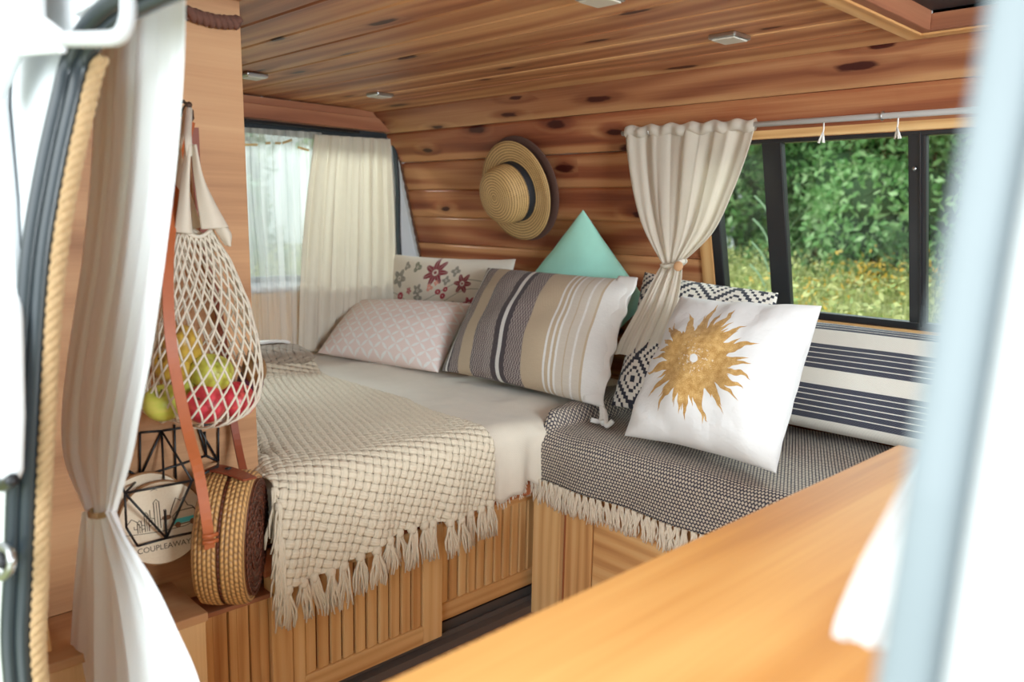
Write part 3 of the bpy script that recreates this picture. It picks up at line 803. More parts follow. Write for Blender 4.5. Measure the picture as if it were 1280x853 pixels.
# plywood partition the bags hang on
XP = -1.63
pt = empty('partition_panel', (XP, .55, .38)); tag(pt, 'tall plywood partition panel between doorway and bed', 'partition')
mb = MB()
tR, bR = at(300, 20, x=XP), at(322, 560, x=XP)
k = len(mb.v)
ys = [(near_y(.38) + .04, bR.y + .004, .38), (near_y(1.57) + .04, tR.y, 1.57)]
for x in (XP, XP - .018):
    for y0, y1, z in ys:
        mb.vert((x, y0, z), (z * .999, y0 * 1. + 0, .53)); mb.vert((x, y1, z), (z * .999, y1, .53))
# grain across the panel
mb.w = [(w[1], w[0], w[2]) for w in mb.w]
for q in ((0, 1, 3, 2), (4, 6, 7, 5), (0, 4, 5, 1), (2, 3, 7, 6), (0, 2, 6, 4), (1, 5, 7, 3)): mb.face(*q)
mb.build('board', M_ply, pt, bevel=.002)
mb = MB(); pa = at(234, 16, x=XP + .012); pb = at(299, 28, x=XP + .012)
for ph in (0, pi):
    mb.tube([pa.lerp(pb, i / 30) + V3((math.sin(i * .9 + ph) * .007, 0, math.cos(i * .9 + ph) * .007 - .006 * math.sin(i / 30 * pi))) for i in range(31)], .008, 7)
tag(mb.build('brown_rope', plain('dark_rope', srgb(104, 68, 56), .9, nz=.2, sc=120), smooth=True), 'short dark brown rope along the top of the plywood partition', 'rope')

# mattress with fitted linen sheet
ZM = .575; MX = -1.525
mb = MB(); mb.box((-2.92, .8, .43), (MX - .012, 2.27, ZM - .012), 1)
tag(mb.build('mattress', M_foam, bevel=.03, seg=4, smooth=True), 'foam mattress under the beige linen sheet', 'mattress')
def over_edge(s, e, ztop, R=.035):
    """s: arc distance past the edge e (towards +x); returns (x,z) of a cloth over a rounded edge"""
    if s < -R: return e - R + (s + R), ztop
    q = R * pi / 2
    if s < -R + q:
        a = (s + R) / R; return e - R + R * math.sin(a), ztop - R + R * math.cos(a)
    return e, ztop - R - (s + R - q)
mb = MB()
def sheet_pt(a, b):
    yv = .80 + a * 1.45; hang = .165 + .012 * math.sin(yv * 31) + .006 * math.sin(yv * 83) - (.03 if yv > 1.7 else 0)
    s = lerp(-1.38, hang, b)
    x, z = over_edge(s, MX, ZM + .004, .045)
    wr = .008 * nz(x * 3, yv * 3) + .007 * nz(x * 8, yv * 6, 3) + .004 * nz(x * 16 + yv * 5, yv * 14, 5)
    wr += .008 * max(0, 1 - abs((yv - 1.2 - (x + 2.6) * .25)) / .05) * (1 if x < -2.1 else 0) * .6
    z += wr * (1 if s < 0 else .2)
    if s > 0: x += .004 + .010 * math.sin(yv * 34 + 1) * min(1, s / .1) + .006 * math.sin(yv * 71)* min(1, s / .1)
    corner = sm((yv - 1.50) / .2) * sm((x + 1.75) / .2)
    z -= .012 * corner * (1 if s < .0 else 0)
    return V3((x, yv, z)), (yv, s, 0)
mb.grid(150, 110, sheet_pt)
sheet = tag(mb.build('bed_sheet', M_linen, smooth=True, solid=.003), 'beige linen sheet with frayed hem covering the mattress', 'bed sheet')
mb = MB()
for i in range(170):
    a = random.uniform(0, .62); p, _ = sheet_pt(a, 1.)
    mb.tube([p, p + V3((random.uniform(-.004, .006), random.uniform(-.006, .006), -random.uniform(.006, .02)))], .0011, 4, False)
mb.build('frayed_hem', M_linen, sheet)['kind'] = 'stuff'

def tassel(parent, top, L, w, mat, n=9, wind=V3((0, 0, 0)), nrm=V3((1, 0, 0)), rs=.0028, knot=True):
    mb = MB(); t = nrm.cross(V3((0, 0, 1))).normalized()
    if knot: mb.tube([top + V3((0, 0, .006)), top + V3((0, 0, 0)), top - V3((0, 0, .008)), top - V3((0, 0, .016))], [w * .3, w * .42, w * .42, w * .3], 8)
    for i in range(n):
        a = random.uniform(-1, 1); b = random.uniform(-.4, .6); l = L * random.uniform(.82, 1.05)
        p0 = top + t * (a * w * .22) + nrm * (b * .004 + .002); P = []
        for k in range(6):
            q = k / 5
            P.append(p0 + t * (a * w * .55 * sm(q * 1.2) + .003 * math.sin(q * 7 + i * 2)) + nrm * (b * .008 * q + .002) + wind * (q * q) - V3((0, 0, l * q)))
        mb.tube(P, [rs, rs, rs, rs, rs * .9, rs * .6], 5)
    return mb.build('tassel', mat, parent, smooth=True)

# chunky knitted blanket over the bed edge
mb = MB()
BY0, BY1 = .785, 1.405
def bl_pt(a, b):
    s0 = -1.02; yy = lerp(BY0, BY1, a)
    hang = .215 - .05 * a + .012 * math.sin(a * 9.)
    s = lerp(s0, hang, b)
    yv = yy + .05 * sm((-s - .1) / .9) * (a - .1) + .010 * math.sin(s * 9) * a - .02 * sm(s / .2) * (1 - a) * 0
    x, z = over_edge(s, MX + .022, ZM + .022, .055)
    z += .006 * nz(x * 5, yv * 5, 9) * (1 if s < 0 else 0) 
    z += .05 * math.exp(-((s + .99) / .06) ** 2) * sm((a - .3) / .4)
    if s > -.05:
        f = min(1, (s + .05) / .2); x += f * (.008 * math.sin(yv * 26) + .006 * math.sin(yv * 55 + 1))
    # left end sags against the partition
    z -= .05 * sm((.84 - yv) / .06) * (1 if s < -.0 else 0) * sm((-s) / .2)
    z -= .025 * math.exp(-((yv - .86) / .03) ** 2 - ((x + 1.75) / .08) ** 2)
    return V3((x, yv, z)), (yv, s, 0)
NU, NV = 190, 330
mb.grid(NU, NV, bl_pt)
# real relief of the knit
cell = .0215
ws = np.array(mb.w); vs = np.array(mb.v)
u = (ws[:, 0] + ws[:, 1] * .35) / cell; v = (ws[:, 1] - ws[:, 0] * .35) / cell
su, sv = np.abs(np.sin(pi * u)), np.abs(np.sin(pi * v)); h = (su + sv - su * sv) * .7 + (su * sv) ** .5 * .3
P3 = vs.reshape(NU + 1, NV + 1, 3)
du = np.gradient(P3, axis=0); dv = np.gradient(P3, axis=1); nn = np.cross(du, dv); nn /= np.linalg.norm(nn, axis=2, keepdims=True)
if nn[:, 0, 2].mean() < 0: nn = -nn
P3 = P3 + nn * (h.reshape(NU + 1, NV + 1, 1) * .0065)
mb.v = [tuple(p) for p in P3.reshape(-1, 3)]
blanket = tag(mb.build('knitted_blanket', M_knit, smooth=True, solid=.006), 'chunky oat knitted blanket with long tassels hanging over bed edge', 'blanket')
for i in range(17):
    a = (i + .5) / 17 + random.uniform(-.012, .012); p, _ = bl_pt(a, 1.)
    tassel(blanket, p + V3((.004, 0, .002)), random.uniform(.085, .105), .030, M_yarn, 14, V3((.004, random.uniform(-.012, .012), 0)), rs=.0031)
# tassels on the left end of the blanket
for i in range(6):
    p, _ = bl_pt(0., .82 + i * .03); tassel(blanket, p + V3((.008, 0, 0)), .12, .02, M_yarn, 8, V3((0, -.01, 0)))

# ================================================================== BENCH
bench = empty('storage_bench', (-1.0, 1.9, 0)); tag(bench, 'wooden box bench along the wall below the side window', 'bench')
mb = MB(); mb.box((-1.547, 1.612, 0), (-1.442, 1.64, .405), 2); mb.build('corner_post', M_pine, bench, bevel=.002)
mb = MB(); mb.box((-1.425, 1.616, 0), (-1.33, 1.638, .43), 2); mb.build('stile', M_pine2, bench, bevel=.002)
mb = MB(); mb.box((-1.44, 1.626, 0), (-1.425, 1.64, .43), 2, rnd=.9); mb.build('gap_strip', M_red, bench)
mb = MB(); mb.box((-1.328, 1.62, 0.02), (.2, 1.636, .43), 0, rnd=.31); mb.build('front_panel', M_pine2, bench, bevel=.002)
mb = MB(); mb.box((-1.50, 1.641, 0.41), (.2, 2.28, .43), 0); mb.build('top_board', M_pine2, bench)
mb = MB(); mb.box((-1.50, 1.63, .432), (.2, 2.24, .535), 0); tag(mb.build('seat_cushion', M_foam, bevel=.02, seg=3, smooth=True), 'foam bench cushion under the dark woven throw', 'cushion')
mb = MB(); ZB = .548; BYF = 1.612
def th_pt(a, b):
    s = lerp(-.62, .118, b)               # a along the bench, b from wall to hem
    z, yv = None, None
    x2, z2 = over_edge(s, 0, ZB + .004, .05); yv = BYF - x2
    xl = -1.535 - .13 * sm((yv - 1.64) / .34); xl += .012 * math.sin(s * 20)
    xx = lerp(xl, .15, a)
    zz = z2
    zz += (.006 * nz(xx * 4, yv * 5, 5) + .004 * nz(xx * 9, yv * 9, 2)) * (1 if s < 0 else 0)
    over = sm((-1.50 - xx) / .04) * sm((yv - 1.62) / .06)
    zz = max(zz, lerp(zz, ZM + .022, over))
    if s > 0: yv -= .003 + .006 * math.sin(xx * 22) * min(1, s / .1)
    # the left side hangs down against the mattress
    zz -= .006 * math.sin(a * 40 + s * 10) * (1 if s < 0 else 0) * (1 - a) * .3
    return V3((xx, yv, zz)), (xx, s, 0)
mb.grid(220, 80, th_pt)
throw = tag(mb.build('bench_throw', M_throw, smooth=True, solid=.004), 'navy and cream woven throw with knotted fringe on the bench', 'throw')
p0, _ = th_pt(0, 1.)
i = 0; xx = -1.545
while xx < -.62:
    a = max(0, (xx + 1.535) / 1.685); p, _ = th_pt(a, 1.)
    tassel(throw, V3((xx, p.y - .003, p.z + .002)), random.uniform(.062, .075), .024, M_fringe, 13, V3((random.uniform(-.008, .008), 0, 0)), V3((0, -1, 0)), rs=.0022, knot=False)
    xx += .0225

# ================================================================== CUSHIONS
def pillow(name, mat, BL, BR, TR, TL, T, pinch=.07, n=44, seed=0, wrk=.006, ear=1., power=.5, bow=0.):
    mb = MB(); BL, BR, TR, TL = map(V3, (BL, BR, TR, TL))
    N = ((BR - BL) + (TR - TL)).cross((TL - BL) + (TR - BR)).normalized()
    cen = (BL + BR + TR + TL) / 4
    if N.dot(CAM - cen) < 0: N = -N
    asp = ((BR - BL).length + (TR - TL).length) / ((TL - BL).length + (TR - BR).length)
    def fn(side):
        def g(i, j):
            s, t = 2 * i - 1, 2 * j - 1
            # denser near the border
            s = math.sin(s * pi / 2); t = math.sin(t * pi / 2)
            S = s * (1 - pinch * (1 - t * t) ** 1.0 * abs(s) ** 2); Tt = t * (1 - pinch * (1 - s * s) * abs(t) ** 2)
            S += .010 * nz(t * 3, seed + 7.7, s * .5) * abs(s); Tt += .010 * nz(s * 3, seed + 3.1, t * .5) * abs(t)
            a, b = (S + 1) / 2, (Tt + 1) / 2
            p = BL.lerp(BR, a).lerp(TL.lerp(TR, a), b)
            prof = ((1 - s * s) * (1 - t * t)) ** power
            e = (1 - prof)
            w = wrk * (nz(s * 2.2, t * 2.2, seed) * 1.3 + nz(s * 5, t * 5, seed + 9) * .55 * e + .35 * math.sin((s * 9 if abs(t) > abs(s) else t * 9) + seed) * e * prof * 1.5)
            h = T / 2 * prof + w * prof ** .5
            return p + N * (side * h + bow * (1 - s * s)), (i_uv(s), i_uv(t), side * .5 + .5)
        return g
    i_uv = lambda s: (s + 1) / 2
    mb.grid(n, n, fn(1)); mb.grid(n, n, fn(-1))
    return mb.build(name, mat, None, smooth='merge', attr='puv')
def par(TL, TR, BL): return V3(BL) + V3(TR) - V3(TL)
report = {}
def P_(name, *c): report[name] = [round((c[(i + 1) % 4] - c[i]).length, 3) for i in range(4)] + [tuple(round(q, 2) for q in p) for p in c]

# navy/white striped back cushion
c = [V3((-1.33, 2.075, .60)), V3((-.25, 2.075, .60)), V3((-.25, 2.225, .865)), V3((-1.33, 2.225, .865))]
P_('back', *c)
tag(pillow('back_cushion', M_navy, *c, .16, .012, 50, 3, .004, power=.38), 'long navy and white striped back cushion under the side window', 'cushion')
# diamond
TL, TR, BL = at(806, 340, y=2.17), at(973, 366, y=2.15), at(764, 506, z=.60)
BR = par(TL, TR, BL); c = [BL, BR, TR, TL]; P_('diamond', *c)
tag(pillow('diamond_cushion', M_diam, *c, .13, .05, 44, 11), 'navy and white diamond patterned cushion behind the sun cushion', 'cushion')
# mint
TT = at_wall(729, 262, .05); LL = at_wall(636, 380, .085); RR = at_wall(826, 402, .10); LL = TT.lerp(LL, .84); RR = TT.lerp(RR, .84); BB = par(TT, RR, LL)
c = [LL, BB, RR, TT]; P_('mint', *c)
tag(pillow('mint_cushion', M_mint, *c, .12, .03, 44, 5, .004), 'mint green cushion standing on its corner below the hats', 'cushion')
# floral
TL, TR = at_wall(489, 318, .19), at_wall(645, 324, .13); BLf = at_wall(478, 425, .25)
c = [BLf, par(TL, TR, BLf), TR, TL]; P_('floral', *c)
tag(pillow('floral_pillow', M_flor, *c, .13, .05, 44, 21, .008), 'cream pillow with red and grey flowers in the rear corner', 'pillow')
# striped with tasselled corners
BL, BR = at(552, 463, z=.612), at(752, 510, z=.60)
TL, TR = at_len(610, 335, BL, .46), at_len(795, 350, BR, .45)
c = [BL, BR, TR, TL]; P_('striped', *c)
sp = tag(pillow('striped_cushion', M_strp, *c, .18, .045, 56, 31, .009), 'large brown and tan striped cushion with white tasselled end', 'cushion')
mb = MB()
side = [(TR.lerp(BR, i / 24)) for i in range(25)]
out = (BR - BL).normalized()
Ns = ((BR - BL).cross(TL - BL)).normalized(); Ns = Ns if Ns.dot(CAM - BR) > 0 else -Ns
def flap(a, b):
    p = TR.lerp(BR, b); inn = -.05 * math.sin(b * pi)
    return p - out * .05 + out * (a * .062 - .01 * (1 - a)) + out * (.006 * math.sin(b * 26) * a) + out * inn * .3 + Ns * (.03 * math.sin(b * pi) * (1 - a) + .012 + .004 * math.sin(b * 40) * a), (a, b, 0)
mb.grid(8, 50, flap); mb.build('end_band', fabric('white_cotton_band', srgb(232, 228, 222), .03), sp, smooth=True, solid=.003)
for q, d, name in ((BR, V3((.035, -.02, -.035)), 'corner_tassel'), (TR, V3((.03, -.01, .0)), 'corner_tassel')):
    mb = MB(); st = q + out * .005 + Ns * .01
    for i in range(3):
        mb.tube(spl([st, st + d * .5 + V3((.006 * (i - 1), 0, 0)), st + d + V3((.022 * (i - 1), -.012 * i, -.004)), st + d + V3((.04 * (i - 1), -.02, .006 * i))], 6), .0075, 8)
    if q is BR: mb.build(name, M_white_yarn, sp, smooth=True)
# pink lattice
BL, BR = at(397, 441, z=.60), at(548, 466, z=.60)
TL, TR = at_len(447, 376, BL, .36), at_len(590, 380, BR, .36)
c = [BL, BR, TR, TL]; P_('pink', *c)
tag(pillow('lattice_pillow', M_latt, *c, .15, .04, 44, 41, .005), 'pale pink pillow with white petal lattice beside the rear curtain', 'pillow')
# sun
BL, BR = at(780, 545, z=.575), at(970, 592, z=.58)
TL, TR = at_len(851, 370, BL, .42), at_len(1027, 383, BR, .42)
c = [BL, BR, TR, TL]; P_('sun', *c)
tag(pillow('sun_cushion', M_sun, *c,  .22, .06, 60, 51, .016, power=.48), 'white cushion with gold sunburst print at the front of the bench', 'cushion')
# rolled end of knitted blanket at the back of the bed
mb = MB()
c0 = at(350, 446, z=.645)
def pad(side):
    def g(i, j):
        s, t = math.sin((2 * i - 1) * pi / 2), math.sin((2 * j - 1) * pi / 2)
        pr = ((1 - abs(s) ** 2.6) * (1 - abs(t) ** 2.6)) ** .42
        p = c0 + V3((.11 * t + .03 * s, .17 * s - .02 * t - .09, .012 * s * s))
        return p + V3((0, 0, side * (.046 * pr) + .004 * nz(s * 4, t * 4, 2))), (s * .17, t * .12 + side * .07 * pr, 0)
    return g
mb.grid(40, 30, pad(1)); mb.grid(40, 30, pad(-1))
tag(mb.build('folded_throw', M_knitd, smooth='merge'), 'folded grey-brown knitted throw lying at the rear of the bed', 'folded throw')
mb = MB()
def padtop(i, j):
    s, t = (2 * i - 1) * .8, (2 * j - 1) * .42 - .52
    pr = ((1 - abs(s) ** 2.6) * (1 - abs(t) ** 2.6)) ** .42
    return c0 + V3((.11 * t + .03 * s - .015, .17 * s - .02 * t - .095, .012 * s * s + .048 * pr + .004 + .003 * nz(s * 6, t * 6))), (s, t, 0)
mb.grid(20, 20, padtop)
tag(mb.build('white_cloth', fabric('white_fleece', srgb(236, 230, 222), .05), smooth=True, solid=.008), 'small white cloth on top of the folded grey throw', 'cloth')

# ================================================================== HATS
def hat_matrix(cen, tilt=0.):
    n = V3((tilt, -1, -LEAN)).normalized(); zx = V3((0, 0, 1)); xax = zx.cross(n).normalized(); yax = n.cross(xax)
    M = Matrix.Identity(4)
    for i in range(3): M[i][0] = xax[i]; M[i][1] = yax[i]; M[i][2] = n[i]; M[i][3] = cen[i]
    return M
hc = at_wall(652, 236, .03)
R = 1.0
st_m = hat_matrix(at_wall(645, 239, .058), -.06)
sh = empty('straw_hat', st_m.translation); tag(sh, 'golden straw boater hat with black ribbon on the pine wall', 'hat')
rb = .186; rc = .110; hcw = .108
mb = MB(); sc = Matrix.Diagonal((1., 1.0, 1, 1))
mb.lathe([(rb, .004), (rb - .002, .008), (rb * .85, .006), (rc + .01, .003), (rc, .008), (rc - .004, .004), (rc + .006, -.001), (rb * .85, .0), (rb, .004)], st_m @ sc, 72)
mb.build('brim', M_straw, sh, smooth=True)
mb = MB(); mb.lathe([(rc, .0), (rc - .001, .04), (rc - .004, hcw * .74), (rc - .014, hcw * .9), (rc - .03, hcw * .985), (rc * .45, hcw * 1.01), (.003, hcw * 1.012)], st_m @ sc, 72); crown = mb.build('crown', M_straw, sh, smooth=True)
mb = MB(); mb.lathe([(rc + .0005, .004), (rc + .003, .006), (rc + .002, .034), (rc, .036)], st_m @ sc, 72); mb.build('ribbon', M_band, crown, smooth=True)
fm = hat_matrix(at_wall(653, 236, .032), -.05)
rb2 = .197
fh = empty('felt_hat', fm.translation); tag(fh, 'dark brown felt hat hanging behind the straw hat', 'hat')
mb = MB(); mb.lathe([(rb2, .006), (rb2 - .004, .012), (rb2 * .8, .0), (.09, -.004), (.085, .004), (.0, .006)], fm, 72); mb.lathe([(rb2, .006), (rb2 * .8, -.006), (.09, -.010), (0, -.010)], fm, 72); mb.build('brim', M_felt, fh, smooth=True)

# ================================================================== CURTAINS
def curtain(name, mat, left, right, off, folds, amp, nu=90, nv=90, parent=None, solid=.0, ax='x', phase=0., neck=None):
    """left/right: point lists from top to bottom (3D); pleats run across"""
    Lp, Rp = spl(left, 12), spl(right, 12)
    mb = MB()
    def g(a, b):
        i = b * (len(Lp) - 1); k = min(int(i), len(Lp) - 2); f = i - k
        j = b * (len(Rp) - 1); k2 = min(int(j), len(Rp) - 2); f2 = j - k2
        l, r = Lp[k].lerp(Lp[k + 1], f), Rp[k2].lerp(Rp[k2 + 1], f2)
        w = (r - l).length
        p = l.lerp(r, a + .012 * math.sin(a * folds * 12.6 + 2) * math.sin(a * pi))
        nrm = off
        am = amp * (.55 + .45 * nz(a * 4, b * 1.5, phase))
        d = am * (math.sin(2 * pi * folds * a + phase + .7 * math.sin(b * 3 + a * 5)) + .45 * math.sin(2 * pi * folds * 2.3 * a + b * 2 + phase * 2))
        return p + nrm * d, (a * w if False else a, b, 0)
    mb.grid(nu, nv, g)
    return mb.build(name, mat, parent, smooth=True, solid=solid)
# side window curtain, tied
def wp(u, v, o): return at_wall(u, v, o)
zr = 1.432
yv = lambda o: o
cu = empty('window_curtain', wp(865, 160, .06)); tag(cu, 'cream curtain gathered in a tie at left of the side window', 'curtain')
YC = 2.09
L = [at(783, 166, y=YC), at(785, 190, y=YC), at(793, 240, y=YC), at(806, 285, y=YC - .01), at(829, 329, y=YC - .03)]
Rr = [at(945, 155, y=YC), at(937, 185, y=YC), at(919, 235, y=YC), at(893, 290, y=YC - .01), at(852, 331, y=YC - .03)]
curtain('upper_drape', M_curt, L, Rr, V3((0, -1, 0)), 4.3, .011, 130, 80, cu, .002)
L2 = [at(829, 328, y=YC - .03), at(815, 352, y=YC - .06), at(796, 388, y=YC - .11), at(776, 425, y=YC - .14), at(769, 443, y=YC - .15)]
R2 = [at(853, 330, y=YC - .03), at(852, 352, y=YC - .06), at(845, 388, y=YC - .11), at(832, 425, y=YC - .14), at(824, 446, y=YC - .15)]
curtain('lower_drape', M_curt, L2, R2, V3((.3, -1, 0)), 4., .009, 80, 50, cu, .002, phase=2.)
a, b = at(783, 166, y=YC), at(944, 157, y=YC)
mb = MB()
def head(i, j):
    p = a.lerp(b, i); ang = j * 2 * pi
    return p + V3((0, math.cos(ang) * (.013 + .004 * math.sin(i * 60)), math.sin(ang) * .017 + .004 * math.sin(i * 38) + .002)), (i, j, 0)
mb.grid(70, 12, head); mb.build('rod_pocket', M_curt, cu, smooth=True)
tp = at(842, 331, y=YC - .035)
mb = MB(); mb.tube([tp + V3((math.cos(t) * .036, math.sin(t) * .026, .004 * math.cos(t * 2) + .008 * math.cos(t))) for t in np.linspace(0, 2 * pi, 28)], .009, 8, False, .55); tb = mb.build('tie_band', M_cot, cu, smooth=True)
bm_ = Matrix.Translation(at(848, 333, y=YC - .072)) @ V3((.25, -1, .1)).to_track_quat('Z', 'Y').to_matrix().to_4x4()
mb = MB(); mb.lathe([(0, .004), (.0125, .004), (.015, .001), (.0125, -.003), (0, -.003)], bm_, 20)
mb.build('wooden_button', M_ply, tb, smooth=True)
# rod
rod = empty('curtain_rod', at(1000, 150, y=YC)); tag(rod, 'pale grey curtain rod above the side window', 'curtain rod')
mb = MB(); ra, rb_ = at(778, 167, y=YC), at(1195, 139, y=YC); rb_ = ra + (rb_ - ra) * 1.5; mb.tube([ra, rb_], .0075, 12); mb.build('pole', M_rod, rod, smooth=True)
for u in (812, 1103):
    q = at(u, 165 if u < 900 else 145, y=YC); mb = MB(); mb.tube([q + V3((0, math.cos(t) * .010, math.sin(t) * .010)) for t in np.linspace(0, 2 * pi, 18)], .0022, 6, False); mb.tube([q + V3((0, .01, 0)), V3((q.x, wall_y(q.z) + .03, q.z))], .003, 6); mb.build('bracket', M_metal, rod, smooth=True)
for u, v in ((1030, 150), (1123, 143)):
    q = at(u, v, y=YC); e = tag(empty('rod_tassel', q), 'small pale tassel hanging from the curtain rod, ' + ('nearer the gathered curtain' if u < 1100 else 'nearer the door post'), 'tassel', 'tassels on the curtain rod')
    mb = MB(); mb.tube([q, q + V3((.001, 0, -.022)), q + V3((0, 0, -.034))], .0022, 6)
    for i in range(7): mb.tube([q + V3((0, 0, -.03)), q + V3((random.uniform(-.012, .012), random.uniform(-.008, .008), -.058))], .002, 5)
    mb.build('yarn', M_white_yarn, e, smooth=True)
# rear curtains
XC = XR + .05
rc1 = tag(curtain('sheer_curtain', M_sheer, [at(286, 158, x=XC), at(290, 250, x=XC), at(300, 340, x=XC), at(306, 438, x=XC)], [at(402, 166, x=XC), at(404, 250, x=XC), at(404, 330, x=XC), at(406, 445, x=XC)], V3((1, 0, 0)), 7, .008, 120, 50), 'half see-through white sheer curtain over the rear window', 'curtain')
# denser overlapping part, drawn to the right
rc2 = tag(curtain('cream_curtain', M_curt, [at(392, 168, x=XC + .02), at(384, 230, x=XC + .02), at(376, 320, x=XC + .02), at(372, 442, x=XC + .02)], [at(487, 174, x=XC + .02), at(490, 230, x=XC + .02), at(493, 320, x=XC + .02), at(490, 425, x=XC + .02)], V3((1, 0, 0)), 7, .016, 120, 50, None, .002, phase=1.), 'cream curtain drawn to the right side of the rear window', 'curtain')
mb = MB()
for u0, v0, u1, v1 in ((300, 181, 322, 181), (332, 179, 338, 179), (344, 179, 351, 179), (353, 179, 365, 175), (372, 184, 386, 188)):
    mb.strap([at(u0, v0, x=XC + .016), at((u0 + u1) / 2, (v0 + v1) / 2, x=XC + .018), at(u1, v1, x=XC + .016)], V3((0, 0, 1)), .009, .002)
mb.build('ribbon', fabric('gold_ribbon', srgb(226, 204, 160), .05, tr=.6), rc1)
# door curtain at left, gathered with twine
dc = empty('door_curtain', at(130, 640, y=.40)); tag(dc, 'white door curtain tied with twine in the left foreground', 'curtain')
def dy(v): return .385 + .04 * (1 - v / 640) if v < 640 else .385
def dpt(u, v, o=0): return at(u, v, y=dy(v) + o)
Lc = [(128, -30), (122, 60), (118, 190), (106, 320), (88, 440), (80, 520), (84, 575), (104, 625), (110, 640)]
Rc = [(234, -30), (232, 60), (222, 190), (206, 320), (188, 440), (172, 520), (162, 570), (146, 625), (142, 640)]
curtain('upper_drape', M_sheerw, [dpt(*p) for p in Lc], [dpt(*p) for p in Rc], V3((.35, -1, 0)), 3.6, .008, 110, 90, dc)
Lc = [(110, 638), (103, 680), (96, 730), (91, 790), (87, 870), (80, 960)]
Rc = [(142, 638), (160, 672), (190, 728), (216, 790), (243, 860), (262, 960)]
curtain('lower_drape', M_sheerw, [dpt(*p) for p in Lc], [dpt(*p) for p in Rc], V3((.35, -1, 0)), 3.4, .014, 110, 70, dc, phase=1.3)
q = dpt(126, 640); tdir = (dpt(142, 640) - dpt(110, 640)).normalized()
mb = MB()
for k in range(3):
    mb.tube([q + tdir * (math.cos(t) * .027) + V3((.3, -1, 0)).normalized() * (math.sin(t) * .018) + V3((0, 0, .003 * (k - 1) - .004 * math.cos(t))) for t in np.linspace(0, 2 * pi, 30)], .0019, 6, False)
mb.build('twine', M_jute, dc, smooth=True)
mb = MB(); s0 = dpt(108, 643)
for k in range(5):
    mb.tube(spl([s0, s0 + V3((-.006, 0, -.016)) - tdir * .006, s0 - tdir * (.012 + .003 * k) + V3((0, .004 * k, -.024 - .003 * k))], 5), .0018, 6)
mb.build('twine_end', M_jute, dc, smooth=True)
# white curtain corner on the right
fc = at(1085, 730, y=.5)
tag(curtain('front_curtain', M_doorcurt, [at(1150, 560, y=.47), at(1110, 640, y=.47), at(1078, 700, y=.47), at(1050, 765, y=.47), at(1042, 795, y=.47)], [at(1200, 560, y=.47), at(1190, 640, y=.47), at(1160, 740, y=.47), at(1135, 800, y=.47), at(1120, 818, y=.47)], V3((0, -1, 0)), 2.2, .004, 40, 40), 'white curtain corner hanging beside the right door post', 'curtain')

# ================================================================== HANGING THINGS
# peg
hk = at(229, 140, x=XP + .02)
mb = MB(); mb.tube([V3((XP - .002, hk.y, hk.z)), hk, hk + V3((.03, 0, .012))], .006, 8)
for k in range(9):
    t = k / 9 * 2 * pi; mb.tube([hk + V3((.012 + .004 * math.cos(t), .012 * math.cos(t + .6), .018 * math.sin(t))), hk + V3((.014, .014 * math.cos(t + 1.3), .02 * math.sin(t + .9)))], .003, 5)
tag(mb.build('wall_hook', plain('dark_hook', srgb(70, 48, 36), .7), smooth=True), 'dark hook on the partition holding the net bag', 'hook')
# net bag
XB = -1.49
nb_ = empty('net_bag', at(250, 350, x=XB)); tag(nb_, 'cream cotton net shopping bag full of fruit on the partition', 'bag')
# outline (left u, right u) over v
Lb = [(292, 222), (330, 216), (380, 209), (430, 197), (470, 186), (500, 181), (518, 186), (528, 206)]
Rb = [(292, 268), (330, 292), (380, 312), (430, 323), (470, 327), (500, 322), (518, 308), (528, 284)]
def bagpt(th, h):
    v = lerp(292, 528, h)
    l = interp(Lb, v); r = interp(Rb, v)
    cu_, hw = (l + r) / 2, (r - l) / 2
    depth = .02 + .075 * sm(h * 1.2)
    if h > .9: depth *= math.sqrt(max(0, 1 - ((h - .9) / .1) ** 2)) * .6 + .4
    p = at(cu_ + hw * math.cos(th), v, x=XB)
    return p + V3((depth * math.sin(th) - .012, 0, .006 * math.sin(th * 3)))
mb = MB(); NS = 26
for d in (1, -1):
    for k in range(NS):
        P = []
        for i in range(41):
            h = i / 40; tw = h ** .9 * 1.9 * d
            P.append(bagpt(2 * pi * k / NS + tw, h) + V3((.0006 * d, 0, 0)))
        mb.tube(P, .0021, 5)
mb.tube([bagpt(t, 1.) for t in np.linspace(0, 2 * pi, 40)], .003, 6, False)
mb.tube([bagpt(t, 0.) for t in np.linspace(0, 2 * pi, 40)], .004, 6, False)
mb.build('net', M_cot, nb_, smooth=True)
# woven top: two triangular yokes running into one handle
M_yoke = fabric('cotton_weave', srgb(224, 214, 196), .06, wv=1500)
mb = MB()
def yoke(pl, pr, dx, n=18):
    Lp, Rp = spl(pl, 8), spl(pr, 8); m = len(Lp) - 1
    mb.grid(n, m, lambda a, b: (Lp[round(b * m)].lerp(Rp[round(b * m)], a) + V3((dx + .012 * math.sin(a * pi), 0, 0)), (a, b, 0)))
f = lambda u, v: at(u, v, x=XB)
yoke([f(231, 182), f(234, 215), f(238, 250), f(243, 286)], [f(233, 182), f(243, 220), f(258, 252), f(276, 284)], .03)
yoke([f(226, 182), f(222, 215), f(217, 255), f(212, 290)], [f(229, 182), f(229, 215), f(230, 255), f(233, 292)], .022)
yoke([f(224, 182), f(224, 215), f(226, 255), f(228, 290)], [f(229, 182), f(238, 225), f(248, 258), f(258, 284)], -.02)
yoke([f(250, 262), f(260, 276), f(268, 290), f(279, 306)], [f(260, 258), f(272, 275), f(285, 292), f(283, 308)], .01)
mb.build('yoke', M_yoke, nb_, smooth=True, solid=.004)
mb = MB(); top = hk + V3((.025, 0, .0))
